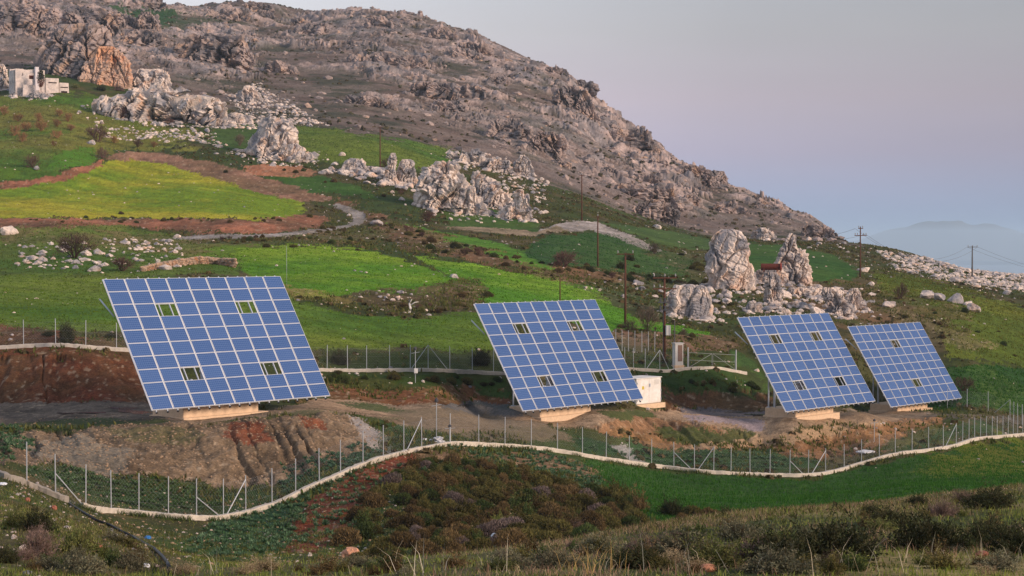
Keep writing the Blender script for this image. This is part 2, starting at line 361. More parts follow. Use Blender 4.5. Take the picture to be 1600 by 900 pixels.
# bare earth
def earth(poly, dr, c1, c2, jit=7, grain=3, op=1.0, amp=.12):
    m = mask(poly, dr, jit, grain)*op
    n = np.clip((N8-.5)*2.2+.5, 0, 1)[..., None]; st = sm(.80, .92, EST)[..., None]*.5; BARE[:] = np.maximum(BARE, m*(op > .94))
    cc = sc(*c1)*(1-n)+sc(*c2)*n
    cc = cc*(1+(N05[..., None]-.5)*.8+(N2[..., None]-.5)*.7+(WN2[..., None]-.5)*.12); cc = cc*(1-st)+sc(170, 150, 125)*st
    C[:] = C*(1-m[..., None])+cc*m[..., None]; AMP[:] = AMP*(1-m)+amp*m; GREENW[:] *= (1-m)
    return m
earth([(-120,300),(0,300),(0,286),(40,282),(100,270),(150,255),(165,246),(158,262),(90,286),(20,296)], (335, 390), (150,96,72), (112,78,56), 4, 2)
earth([(168,250),(180,240),(250,238),(330,252),(420,278),(520,312),(500,318),(470,318),(400,300),(330,276),(260,256)], (345, 420), (140,104,84), (112,88,66), 4, 2)
earth([(380,262),(420,254),(470,258),(500,272),(480,278),(400,276)], (385, 430), (160,108,80), (136,100,74), 4, 2)
earth([(-120,346),(0,342),(150,341),(300,345),(400,342),(480,332),(510,330),(516,344),(500,352),(420,362),(300,364),(180,352),(-120,362)], (275, 330), (146,96,72), (104,76,56), 4, 3)
earth([(518,320),(530,312),(570,322),(590,338),(640,352),(700,372),(760,392),(860,418),(990,426),(1020,445),(900,442),(800,418),(720,402),(640,392),(600,372),(575,352)], (245, 360), (122,88,66), (70,62,40), 9, 5, .85)
earth([(-120,362),(180,364),(280,372),(420,368),(520,352),(590,350),(620,366),(560,388),(450,384),(340,386),(300,398),(180,380),(60,380)], (240, 310), (84,84,46), (120,94,68), 10, 6, .6)
earth([(560,455),(640,452),(700,440),(745,438),(770,462),(740,478),(680,488),(600,486)], (190, 250), (100,80,58), (72,66,40), 8, 5, .9)
earth([(440,445),(500,452),(560,470),(520,478),(470,470),(445,456)], (195, 235), (142,116,70), (110,104,50), 6, 4, .7)
earth([(880,440),(960,440),(1060,440),(1090,470),(1100,500),(1040,500),(980,480),(940,462)], (215, 300), (60,72,40), (80,76,50), 10, 5, .7)
earth([(1000,390),(1060,395),(1110,400),(1110,470),(1080,430),(1040,410)], (275, 345), (92,82,54), (64,72,40), 8, 5, .7)
earth([(940,520),(1010,518),(1110,524),(1160,540),(1140,550),(1060,545),(960,540)], (185, 225), (128,92,74), (90,80,58), 7, 4, .8)
earth([(1060,440),(1180,440),(1290,440),(1380,450),(1500,480),(1530,500),(1460,500),(1400,520),(1340,520),(1290,500),(1160,490),(1060,500)], (225, 330), (62,74,36), (116,88,64), 12, 6, .65)
earth([(1380,480),(1440,490),(1530,520),(1500,530),(1430,510),(1400,500)], (235, 290), (128,108,80), (98,88,56), 9, 5, .8)
earth([(1460,528),(1500,522),(1560,545),(1500,545)], (225, 260), (140,120,92), (104,98,60), 8, 4, .7)
earth([(-120,504),(0,510),(60,515),(220,530),(240,560),(-120,552)], (140, 170), (84,74,52), (104,56,40), 8, 4, .8)
# cut banks behind the terrace
BK = earth([(-150,556),(0,556),(100,552),(210,560),(240,600),(245,632),(140,628),(-150,630)], (130, 150), (112,54,38), (84,66,44), 6, 4)
earth([(500,592),(600,592),(700,600),(790,606),(800,632),(700,632),(600,640),(520,628)], (130, 168), (100,74,48), (110,66,44), 8, 4, .9)
mixc(sc(52,68,26), mask([(505,582),(790,588),(795,606),(690,602),(600,606),(510,606)], (140, 172), 8, 5)*.85)
mixc(sc(44,74,28), mask([(740,608),(770,604),(800,612),(800,622),(750,618)], (140, 172), 5, 4)*.85)
BK += earth([(1030,606),(1100,606),(1180,600),(1215,622),(1210,640),(1120,640),(1040,640)], (165, 200), (98,66,44), (80,66,42), 7, 4, .95)
mixc(sc(46,70,28), mask([(1036,600),(1100,602),(1190,604),(1180,614),(1100,612),(1040,612)], (165, 200), 7, 5)*.8)
# the terrace
earth([(-150,628),(100,628),(230,628),(300,634),(300,668),(200,662),(60,668),(-150,672)], (116, 142), (92,82,72), (104,92,80), 4, 2, 1, .03)
mixc(sc(52,68,30), mask([(0,664),(100,656),(250,652),(280,658),(180,668),(60,676),(0,676)], (116, 136), 6, 4)*.8)
earth([(280,640),(420,634),(515,622),(600,630),(700,632),(800,640),(940,640),(1040,640),(1130,640),(1230,642),(1400,640),(1480,650),(1450,662),(1330,660),(1260,664),(1200,690),(1120,694),(1030,676),(940,664),(840,668),(760,672),(680,680),(560,650),(420,652),(290,664)], (116, 206), (150,124,98), (126,108,88), 5, 3, 1, .04)
mixc(sc(84,88,90), mask([(690,632),(740,628),(800,632),(820,650),(760,650),(700,648)], (140, 165), 4, 3)*.8)
mixc(sc(96,92,96), mask([(1060,640),(1110,636),(1215,640),(1230,648),(1150,650),(1080,648)], (165, 195), 4, 3)*.8)
mixc(sc(140,128,132), mask([(1062,650),(1120,652),(1190,656),(1196,672),(1180,676),(1140,662),(1080,658)], (160, 185), 4, 3)*.8)
mixc(sc(56,74,34), mask([(420,650),(470,640),(530,645),(640,655),(560,660),(450,664)], (116, 140), 6, 5)*.6)
mixc(sc(48,72,30), mask([(520,628),(590,632),(660,644),(610,646),(540,636)], (120, 150), 5, 4)*.8)
mixc(sc(52,74,30), mask([(930,644),(1010,640),(1030,652),(960,656)], (145, 175), 5, 4)*.8)
for _tr in ([(525,640),(600,648),(700,658),(800,668),(900,682),(1000,694),(1100,699),(1180,690),(1260,676),(1340,664),(1420,655),(1480,652)],):
    for _o in (0, 5):
        mixc(sc(98, 80, 64), mask([(x, y+_o) for x, y in _tr]+[(x, y+_o+1.6) for x, y in _tr[::-1]], (116, 206), 1.5, 1.5)*.55)
# embankment below the terrace
EB = earth([(-150,676),(0,672),(100,670),(200,666),(300,664),(420,656),(500,652),(560,656),(610,690),(560,720),(500,736),(430,762),(330,754),(250,742),(170,738),(90,728),(0,724),(-150,726)], (98, 132), (116,98,78), (88,72,56), 6, 4, 1, .2)
mixc(sc(112,58,38), mask([(352,664),(400,662),(430,690),(400,705),(350,690)], (98, 130), 6, 4)*.75)
mixc(sc(116,62,40), mask([(460,656),(490,656),(510,680),(480,684)], (98, 130), 6, 4)*.75)
mixc(sc(150,142,136), mask([(548,656),(570,660),(606,688),(618,712),(580,716),(560,690)], (105, 135), 5, 4)*.8)
mixc(sc(44,66,32), mask([(30,735),(130,735),(260,748),(360,764),(430,772),(540,735),(600,715),(560,745),(440,795),(340,806),(200,795),(100,765)], (90, 122), 8, 5)*.8)
mixc(sc(46,70,34), mask([(590,660),(680,668),(760,690),(700,692),(640,706),(590,708)], (115, 145), 8, 5)*.65)
mixc(sc(112,98,78), mask([(600,640),(700,640),(800,655),(880,672),(900,690),(760,690),(660,672)], (120, 155), 7, 4)*.8)
BK += earth([(930,660),(1020,652),(1120,664),(1190,684),(1210,700),(1100,706),(1000,690)], (140, 175), (150,112,78), (128,94,66), 7, 4, .8, .16)
mixc(sc(46,72,30), mask([(1020,664),(1090,662),(1180,676),(1190,690),(1100,694),(1030,686)], (140, 175), 10, 5)*.75)
mixc(sc(160,132,102), mask([(1080,692),(1140,690),(1230,674),(1330,656),(1400,660),(1330,672),(1250,690),(1140,702),(1060,702)], (150, 190), 5, 3)*.9)
BK += earth([(1200,700),(1270,684),(1350,664),(1470,654),(1490,668),(1440,690),(1380,704),(1300,712),(1230,716)], (150, 195), (146,108,74), (118,86,60), 7, 4, .9, .16)
mixc(sc(44,72,38), mask([(900,676),(1000,692),(1080,704),(1200,706),(1290,716),(1290,738),(1100,734),(980,716),(900,706)], (140, 172), 8, 5)*.85)
mixc(sc(150,144,140), mask([(955,690),(975,688),(1010,715),(1015,724),(985,718)], (140, 165), 4, 3)*.8)
mixc(sc(50,76,36), mask([(1360,690),(1420,674),(1490,660),(1540,664),(1590,672),(1500,686),(1400,704)], (160, 205), 8, 5)*.75)
earth([(1440,650),(1520,648),(1580,654),(1600,668),(1540,660),(1470,656)], (185, 215), (112,98,84), (96,88,76), 4, 3, .8, .05)
# the mound in front of the fence
earth([(430,850),(455,806),(500,780),(560,742),(620,722),(655,716),(640,738),(600,752),(590,770),(570,800),(540,830),(480,860)], (75, 125), (120,62,44), (100,54,40), 8, 5, .95, .14)
earth([(640,716),(700,706),(860,712),(940,740),(950,752),(860,745),(760,730),(660,728)], (105, 145), (124,96,74), (104,84,62), 7, 4, .9)
mixc(sc(38,54,24), mask([(590,770),(640,735),(760,735),(900,748),(1000,790),(1130,830),(1100,850),(700,870),(520,870),(560,820)], (60, 130), 10, 6)*.8)
mixc(sc(40,72,48), mask([(330,812),(400,804),(480,768),(560,735),(540,760),(480,790),(450,830),(420,860),(300,870),(330,840)], (70, 118), 8, 5)*.8)
mixc(sc(58,78,34), mask([(280,830),(420,830),(460,880),(280,890)], (50, 100), 8, 5)*.6)
earth([(0,770),(100,800),(220,830),(300,880),(200,900),(0,900)], (40, 100), (98,84,62), (84,80,48), 12, 6, .55)
mixc(sc(138,124,82), mask([(560,905),(700,868),(900,845),(1100,812),(1300,797),(1600,766),(1900,760),(1900,1000),(560,1000)], (22, 90), 8, 5)*sm(.42, .6, N8)*.7)
mixc(sc(122,116,104), mask([(20,690),(120,684),(210,700),(190,735),(60,724)], (98, 130), 12, 6)*.55); mixc(sc(78,82,46), mask([(150,674),(300,672),(330,690),(220,690)], (98, 130), 10, 5)*.5)
mixc(sc(92,88,56), mask([(270,910),(300,890),(500,880),(700,866),(900,842),(900,1000),(270,1000)], (22, 50), 5, 4)*.8)
# gravel tracks
def road(poly, dr, c1=(146,138,132), c2=(120,112,104)):
    return earth(poly, dr, c1, c2, 1.5, 1.5, 1, .02)
road([(265,372),(300,366),(420,365),(500,356),(536,352),(552,345),(548,336),(530,326),(520,320),(530,318),(550,322),(568,332),(573,344),(556,353),(500,362),(420,371),(300,374)], (265, 360))
road([(828,366),(868,350),(890,345),(932,346),(956,358),(1000,374),(1036,393),(1024,397),(962,370),(920,359),(868,362)], (300, 375), (156,146,140), (132,124,116))
road([(690,352),(760,356),(840,362),(870,352),(890,360),(830,370),(740,362)], (300, 360), (140,122,100), (112,100,76))

# ---------------------------------------------------------------- relief
ZN = (fbm2(XX/12, YY/12, 3, 41)-.5)*.9*np.clip(AMP/.12, .2, 1.2) + (N2-.5)*AMP*2.6 + (N05-.5)*AMP*.9
ZN *= np.clip(DD/100, .25, 1)
# rills down the embankment
rc_ = XX+.30*YY+1.2*JX; ril = .65*rid2(rc_/2.3, YY/46, 2, 71)+.35*rid2(rc_/.8, YY/20, 1, 72); bnk = np.clip(EB+BK, 0, 1)
ZN -= bnk*(sm(.72, .88, ril)*.38+sm(.62, .9, rid2(rc_/.9, YY/30, 1, 76))*.12)*(.25+.75*sm(.30, .5, vn2(rc_/5, YY/60, 79))); ZN += bnk*((vn2(XX/.7, YY/.9, 73)-.5)*.16+(vn2(XX/.28, YY/.4, 74)-.5)*.10)
# rock of the mountain
ox = XX+6*JX; oy = YY+6*JY
crag = sm(.47, .60, fbm2(ox/46, oy/46, 4, 51)*.6+fbm2(ox/17, oy/17, 3, 52)*.4)
cliffs = np.zeros(XX.shape)
for _p, _s in (([(55,125),(60,60),(110,28),(170,32),(205,90),(200,130)], 1.2), ([(250,90),(300,55),(390,60),(395,110),(330,130),(270,120)], 1.), ([(-50,60),(0,0),(250,0),(190,45),(120,30)], .9),
              ([(540,100),(580,78),(650,82),(690,110),(600,112)], .8), ([(440,45),(520,22),(640,28),(760,66),(740,85),(600,62),(470,70)], .8), ([(850,128),(900,128),(945,185),(900,190)], .9), ([(640,130),(760,140),(800,180),(720,190)], .7),
              ([(700,200),(830,170),(990,215),(960,260),(830,240)], .6), ([(900,280),(1010,270),(1100,290),(1080,310),(930,305)], .9), ([(960,310),(1060,300),(1090,345),(1010,345)], .8), ([(1180,330),(1230,312),(1310,348),(1320,372),(1250,362)], .9), ([(850,200),(960,190),(1040,250),(990,262)], .8)):
    cliffs = np.maximum(cliffs, mask(_p, (470, 1000), 26, 8)*_s)
crag = np.clip(crag*.8+cliffs*.75, 0, 1.25)*MT*(.15+.85*sm(5, 70, np.interp(PX, [p[0] for p in TOE[:15]], [p[1] for p in TOE[:15]])-PY))
r1 = rid2(ox/34, oy/34, 2, 61); r2 = rid2(ox/13+r1, oy/16, 3, 62); r3 = rid2(ox/5, oy/6, 2, 63); r4 = vn2(XX/1.6, YY/2.4, 64)
cell = rid2((ox+oy*.5)/7, (oy-ox*.3)/20, 2, 65)
ZN += MT*((r1-.55)*4.5*crag + (r2-.55)*4.6*crag + (r3-.5)*.6*(.2+crag) + (r4-.5)*.28*(.3+crag) + (cell-.55)*1.3*crag)
# smooth steps that make walls of the crags
ZZ = Z0+ZN
gy = np.gradient(ZZ, axis=0)/np.gradient(YY, axis=0); gx = np.gradient(ZZ, axis=1)/np.maximum(np.gradient(XX, axis=1), 1e-6)
slope = np.sqrt(gx*gx+gy*gy)
rock = MT*np.clip(sm(.28, .62, r2*.5+r3*.28+WN*.22)*crag*1.25 + sm(.9, 2.2, slope)*.35, 0, 1)
mo = fbm2(XX/20, YY/20, 5, 81)
mixc(sc(98, 84, 76), MT); mixc(sc(70, 70, 56), MT*sm(.46, .62, mo)*.85); mixc(sc(60, 62, 52), MT*sm(.56, .68, fbm2(XX/6, YY/6, 3, 83))*.7)
mixc(sc(118, 104, 96), MT*sm(.5, .62, fbm2(XX/11+9, YY/11, 4, 84))*.6)
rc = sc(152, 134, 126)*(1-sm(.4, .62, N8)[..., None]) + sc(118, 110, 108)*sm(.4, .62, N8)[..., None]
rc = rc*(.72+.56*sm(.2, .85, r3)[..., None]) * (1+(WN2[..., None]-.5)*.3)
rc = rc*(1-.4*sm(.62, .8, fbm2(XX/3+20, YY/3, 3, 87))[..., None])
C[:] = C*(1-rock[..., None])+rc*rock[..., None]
C[:] *= (1+MT*(WN-.5)*.45)[..., None]
mixc(sc(196,140,98), rock*mask([(138,118),(150,92),(170,80),(198,100),(202,125),(160,130)], (470, 700), 6, 4)*.8)
mixc(sc(40,72,36), mask([(168,6),(200,12),(262,20),(280,30),(262,42),(230,40),(196,28)], (600, 1000), 8, 4)*.9)
mixc(sc(50,70,40), mask([(262,28),(320,24),(340,34),(300,48),(262,46)], (600, 1000), 10, 5)*.6)
GREENW *= (1-MT)
ZZ = Z0+ZN
def H(x, y):
    "height of the ground"
    x = np.asarray(x, float); y = np.asarray(y, float)
    return bil(ZZ, GU, GW, x/y, np.log(y))
TZ = ZZ/YY
def hit(px, py, dmin=22, dmax=1000):
    "where the sight line through a surveyed pixel meets the ground"
    px = np.atleast_1d(np.asarray(px, float)); py = np.atleast_1d(np.asarray(py, float))
    u, t = ray(px, py)
    x2 = u
    ci = np.clip(np.rint(np.interp(x2, GU, np.arange(NC))).astype(int), 0, NC-1)
    ok = (GD >= dmin) & (GD <= dmax)
    out = np.full((len(px), 3), np.nan)
    for s in range(0, len(px), 4000):
        sl = slice(s, s+4000)
        a = (TZ[:, ci[sl]] >= t[sl][None]) & ok[:, None]
        k = a.argmax(0); good = a.any(0)
        k0 = np.maximum(k-1, 0); cc = ci[sl]
        ta, tb = TZ[k0, cc], TZ[k, cc]
        f = np.clip((t[sl]-ta)/np.where(np.abs(tb-ta) < 1e-9, 1, tb-ta), 0, 1)
        d = GD[k0]*(1-f)+GD[k]*f; d = np.where(k == np.argmax(ok), GD[k], d)
        o = np.stack([x2[sl]*d, d, H(x2[sl]*d, d)], 1); o[~good] = np.nan; out[sl] = o
    return out
def hit1(px, py, dmin=22, dmax=1000):
    h = hit(px, py, dmin, dmax)[0]; assert not np.isnan(h[0]), ('no ground', px, py)
    return Vector(h)
idx = np.arange(NR*NC).reshape(NR, NC)
Fq = np.stack([idx[:-1, :-1], idx[:-1, 1:], idx[1:, 1:], idx[1:, :-1]], -1).reshape(-1, 4)
V = np.stack([XX, YY, ZZ], -1).reshape(-1, 3)
def ground_mat():
    m = mat('ground', (0, 0, 0), .95, 0, .30, 1.1, .6, 3.0, .1, attr=True, detail=9.0); nt = m.node_tree; N = nt.nodes; L = nt.links; b = N['Principled BSDF']
    tc = next(n for n in N if n.type == 'TEX_COORD'); src = b.inputs['Base Color'].links[0].from_socket
    for s_, lo, hi in ((7.0, .62, 1.38), (.22, .82, 1.18)):
        z = N.new('ShaderNodeTexNoise'); z.inputs['Scale'].default_value = s_; z.inputs['Detail'].default_value = 4; L.new(tc.outputs['Object'], z.inputs['Vector'])
        r = N.new('ShaderNodeMapRange'); r.inputs['From Min'].default_value = .3; r.inputs['From Max'].default_value = .7; r.inputs['To Min'].default_value = lo; r.inputs['To Max'].default_value = hi; L.new(z.outputs['Fac'], r.inputs[0])
        v = N.new('ShaderNodeVectorMath'); v.operation = 'SCALE'; L.new(src, v.inputs[0]); L.new(r.outputs[0], v.inputs['Scale']); src = v.outputs[0]
    L.new(src, b.inputs['Base Color']); return m
GMAT = ground_mat()
cc = np.concatenate([np.clip(C, .002, .9).reshape(-1, 3), np.ones((NR*NC, 1))], 1)
tag(link('terrain', mesh_np('terrain', V, Fq, [GMAT], cc, smooth=True)), kind='structure')
# ---------------------------------------------------------------- solar arrays
M_STEEL = mat('galvanised_steel', (.50, .53, .58), .45, .25, .12, 3.0)
M_ALU = mat('aluminium_frame', (.68, .69, .72), .4, .1)
M_CONC = mat('concrete', sc(206, 178, 148), .95, 0, .16, 1.6, .2, 8)
M_KERB = mat('kerb_concrete', sc(188, 178, 164), .95, 0, .22, 1.2, .3, 9)
M_KERBG = mat('grey_kerb_concrete', sc(142, 134, 124), .95, 0, .22, 1.2, .3, 9)
M_POST = mat('zinc_post', (.42, .44, .46), .5, .2)
M_WIRE = mat('zinc_wire', (.30, .31, .32), .6, .1)
def module_mat():
    m = bpy.data.materials.new('solar_cells'); m.use_nodes = True; nt = m.node_tree; N = nt.nodes; L = nt.links; b = N['Principled BSDF']
    b.inputs['Roughness'].default_value = .14; b.inputs['Specular IOR Level'].default_value = .5
    tc = N.new('ShaderNodeTexCoord'); sx = N.new('ShaderNodeSeparateXYZ'); L.new(tc.outputs['UV'], sx.inputs[0])
    def grid(out, n, wd):
        a = N.new('ShaderNodeMath'); a.operation = 'MULTIPLY'; a.inputs[1].default_value = n; L.new(out, a.inputs[0])
        f = N.new('ShaderNodeMath'); f.operation = 'FRACT'; L.new(a.outputs[0], f.inputs[0])
        s = N.new('ShaderNodeMath'); s.operation = 'SUBTRACT'; s.inputs[1].default_value = .5; L.new(f.outputs[0], s.inputs[0])
        q = N.new('ShaderNodeMath'); q.operation = 'ABSOLUTE'; L.new(s.outputs[0], q.inputs[0])
        g = N.new('ShaderNodeMath'); g.operation = 'GREATER_THAN'; g.inputs[1].default_value = .5-wd; L.new(q.outputs[0], g.inputs[0]); return g.outputs[0]
    gx, gy = grid(sx.outputs['X'], 10, .06), grid(sx.outputs['Y'], 6, .07)
    mx = N.new('ShaderNodeMath'); mx.operation = 'MAXIMUM'; L.new(gx, mx.inputs[0]); L.new(gy, mx.inputs[1])
    oi = N.new('ShaderNodeObjectInfo'); hv = N.new('ShaderNodeMix'); hv.data_type = 'RGBA'
    hv.inputs[6].default_value = (.027, .074, .212, 1); hv.inputs[7].default_value = (.045, .104, .268, 1); L.new(oi.outputs['Random'], hv.inputs[0])
    nz = N.new('ShaderNodeTexVoronoi'); nz.inputs['Scale'].default_value = 14; L.new(tc.outputs['Object'], nz.inputs['Vector'])
    hs = N.new('ShaderNodeMix'); hs.data_type = 'RGBA'; hs.inputs[0].default_value = .25; L.new(hv.outputs[2], hs.inputs[6])
    cm = N.new('ShaderNodeMix'); cm.data_type = 'RGBA'; cm.inputs[6].default_value = (.03, .07, .22, 1); cm.inputs[7].default_value = (.07, .14, .34, 1); L.new(nz.outputs['Color'], cm.inputs[0]); L.new(cm.outputs[2], hs.inputs[7])
    mc = N.new('ShaderNodeMix'); mc.data_type = 'RGBA'; L.new(mx.outputs[0], mc.inputs[0]); L.new(hs.outputs[2], mc.inputs[6]); mc.inputs[7].default_value = (.13, .20, .38, 1)
    L.new(mc.outputs[2], b.inputs['Base Color']); return m
M_CELL = module_mat()
RZ = math.atan2(RV.y, RV.x)
cw_, ch_ = PL/9, PH/10; mw, mh = cw_-.10, ch_-.025
ct, st = math.cos(TILT), math.sin(TILT)
S0, B0 = 6.85, 4.45             # plinth centre along the row / behind the lower edge
GZ = .93
def on_plane(s, h, off=0.0):
    "point of the tilted table: along the row, up the slope, off its face (local frame of the array)"
    return Vector((s-S0, h*ct-off*st-B0, h*st+off*ct+GZ))
R_PLANE = Matrix(((1, 0, 0), (0, ct, -st), (0, st, ct)))
# one module: cells of glass in a metal frame
def module_meshes():
    a, b, fw = mw/2, mh/2, .022
    V = [(-a+fw, -b+fw, .012), (a-fw, -b+fw, .012), (a-fw, b-fw, .012), (-a+fw, b-fw, .012), (-a+fw, -b+fw, -.012), (a-fw, -b+fw, -.012), (a-fw, b-fw, -.012), (-a+fw, b-fw, -.012)]
    me = bpy.data.meshes.new('solar_module'); me.from_pydata(V, [], [(0, 1, 2, 3), (7, 6, 5, 4)]); me.materials.append(M_CELL)
    uv = me.uv_layers.new(name='UVMap')
    for i, c in enumerate(((0, 0), (1, 0), (1, 1), (0, 1), (0, 1), (1, 1), (1, 0), (0, 0))): uv.data[i].uv = c
    f = MB()
    f.box((0, -b+fw/2, 0), (2*a, fw, .045)); f.box((0, b-fw/2, 0), (2*a, fw, .045))
    f.box((-a+fw/2, 0, 0), (fw, 2*b-2*fw, .045)); f.box((a-fw/2, 0, 0), (fw, 2*b-2*fw, .045))
    return me, f.mesh('module_frame', M_ALU)
ME_CELL, ME_FRAME = module_meshes()
def make_array(holes):
    root = empty('solar_array', (0, 0, 0))
    for c in range(9):
        for r in range(10):
            if (c, r) in holes: continue
            o = link('solar_module', ME_CELL, root); o.location = on_plane((c+.5)*cw_, PH-(r+.5)*ch_, .03); o.rotation_euler = (TILT+random.gauss(0, .006), random.gauss(0, .006), 0)
            k = link('module_frame', ME_FRAME, o)
    for c in range(10):        # covering rails that show between the columns
        s = min(max(c*cw_, .03), PL-.03)
        b = MB(); b.box(on_plane(s, PH/2, -.02), (.085 if 0 < c < 9 else .06, PH+.02, .05), R_PLANE); b.build('rail', M_ALU, root)
    for c in range(9):         # mounting rails behind the modules, their ends stand past both edges
        for q in (.22, .74):
            b = MB(); b.box(on_plane((c+q)*cw_, PH/2, -.085), (.07, PH+.26, .08), R_PLANE); b.build('mounting_rail', M_STEEL, root)
    for r in range(11):
        b = MB(); h = min(max(r*ch_, .025), PH-.025); b.box(on_plane(PL/2, h, -.05), (PL, .05, .03), R_PLANE); b.build('cross_rail', M_ALU, root)
    for h in (1.6, 4.0, 6.6, 8.8):
        b = MB(); b.beam(on_plane(.3, h, -.25), on_plane(PL-.3, h, -.25), .16); b.build('main_beam', M_STEEL, root)
    for s0 in (1.5, 5.2, 8.9, 12.6):
        b = MB()
        for h0, h1 in ((1.6, 4.0), (4.0, 6.6), (6.6, 8.8)):
            b.beam(on_plane(s0, h0, -.38), on_plane(s0+2.2, h1, -.38), .07); b.beam(on_plane(s0+2.2, h0, -.38), on_plane(s0, h1, -.38), .07)
        b.build('lattice', M_STEEL, root)
    for s in (S0-2.4, S0+2.4):
        b = MB(); b.beam((s-S0, -.2, .8), on_plane(s, 7.4, -.34), .16); b.build('back_strut', M_STEEL, root)
        b = MB(); b.beam((s-S0, -2.6, .8), on_plane(s, 2.3, -.34), .16); b.build('front_strut', M_STEEL, root)
    b = MB(); b.lathe([(.55, .8), (.5, 1.15), (.34, 1.3), (.34, 2.9), (.42, 3.0), (.42, 3.15)], (0, -1.4, 0), 18); b.beam((0, -1.4, 3.0), on_plane(S0, 5.2, -.3), .3); b.build('turning_column', M_STEEL, root)
    b = MB(); b.tube([on_plane(.1, 7.5, -.35), on_plane(.1, 7.5, -.35)+Vector((-.2, 1.35, 1.15))], .055, 8); b.build('brace_arm', M_STEEL, root, True)
    for s in (-3.05, 3.05):
        b = MB(); b.tube([(s, .05, .8), (s+.1*(1 if s < 0 else -1), .1, 4.6)], .07, 8); b.box((s, .05, .86), (.3, .3, .08)); b.build('leg', M_STEEL, root)
    b = MB(); b.box((0, -1.45, .26), (6.6, 3.5, 1.14)); p = b.build('concrete_base', M_CONC, root, bevel=.03)
    b = MB(); b.box((.25, -1.55, -.36), (7.5, 3.9, .92)); b.build('footing', M_CONC, p, bevel=.03)
    rub = bpy.data.materials.get('black_rubber') or mat('black_rubber', (.02, .02, .02), .7)
    for c in range(18):
        b = MB(); b.box(on_plane((c//2+(.22, .74)[c % 2])*cw_, -.17, -.085), (.11, .08, .12), R_PLANE); b.build('rail_cap', rub, root)
    return root
H4 = {(2, 2), (6, 2), (2, 7), (6, 7)}; H2 = {(4, 2), (4, 7)}
proto = make_array(H4); index_kids(proto)
arrays = [proto, copy_tree(proto), copy_tree(proto), make_array(H2)]
LB = ['nearest and largest blue solar array, at the left above the rilled red earth embankment',
      'second blue solar array, the one in front of the white cabinet, with four openings',
      'third blue solar array, close beside the farthest one, with four openings',
      'farthest and smallest blue solar array, with only two openings in its middle column']
for o, (X, D, Z), lb in zip(arrays, PANELS, LB):
    p = Vector((X, D, Z-GZ))+RV*S0+BV*B0
    o.location = p; o.rotation_euler = (0, 0, RZ); tag(o, lb, 'solar array', 'tilted solar arrays on the terrace')

# ---------------------------------------------------------------- fences
def poly_y(poly, x): return np.interp(x, [p[0] for p in poly], [p[1] for p in poly])
def ribbon(path, w, h0, h1, name, m, parent, side=None):
    "a low wall swept along a path on the ground"
    V = []; Fs = []; n = len(path)
    for i, p in enumerate(path):
        d = (path[min(i+1, n-1)]-path[max(i-1, 0)]); d.z = 0; d.normalize(); q = Vector((-d.y, d.x, 0))
        jz = (random.random()-.5)*.05; jw = w*(1+(random.random()-.5)*.16)
        for a, z in ((-.5, h0), (-.48, h1-.03+jz), (-.40, h1+jz), (.40, h1+jz), (.48, h1-.03+jz), (.5, h0)): V.append(p+q*a*jw+Vector((0, 0, z)))
    for i in range(n-1):
        for k in range(5): Fs.append((i*6+k, i*6+k+1, (i+1)*6+k+1, (i+1)*6+k))
    Fs += [tuple(range(5, -1, -1)), tuple((n-1)*6+k for k in range(6))]
    b = MB(); b.add(V, [f[::-1] for f in Fs]); return b.build(name, m, parent)
def wire_mesh(tops, bots, parent, h, step=.16, r=.0036):
    "diagonal wire netting between the posts"
    V = []; Fs = []
    L = [0]
    for a, b in zip(bots[:-1], bots[1:]): L.append(L[-1]+(b-a).length)
    L = np.array(L); B = np.array([list(p) for p in bots])
    def at(s, z):
        return np.array([np.interp(s, L, B[:, 0]), np.interp(s, L, B[:, 1]), np.interp(s, L, B[:, 2])+z])
    def wire(p, q, r):
        d = q-p; d = d/np.linalg.norm(d); a = np.cross(d, (0.31, .8, .5)); a /= np.linalg.norm(a); c = np.cross(d, a)
        o = len(V)
        for e in (p, q):
            for k in range(3): V.append(e+r*(a*math.cos(k*2.094)+c*math.sin(k*2.094)))
        for k in range(3): Fs.append((o+k, o+(k+1) % 3, o+3+(k+1) % 3, o+3+k))
    n = int(L[-1]/step)
    for i in range(-int(h/step), n):
        s = i*step
        for sg in (1, -1):
            a0, a1 = (s, s+h) if sg > 0 else (s+h, s)
            z0, z1 = .05, h
            lo = max(0., (0-a0)/(a1-a0) if a1 != a0 else 0) if a0 < 0 else 0
            pts = []
            for f in (0, .5, 1):
                ss = a0+(a1-a0)*f
                pts.append((ss, z0+(z1-z0)*f))
            for (s0, q0), (s1, q1) in zip(pts[:-1], pts[1:]):
                if 0 <= min(s0, s1) and max(s0, s1) <= L[-1]: wire(at(s0, q0), at(s1, q1), r)
    for z in (.08, .7, 1.3, h):
        for a, b in zip(bots[:-1], bots[1:]): wire(np.array(a)+(0, 0, z), np.array(b)+(0, 0, z), r*1.5)
    me = mesh_np('wire_mesh', V, Fs, [M_WIRE]); return link('wire_mesh', me, parent)
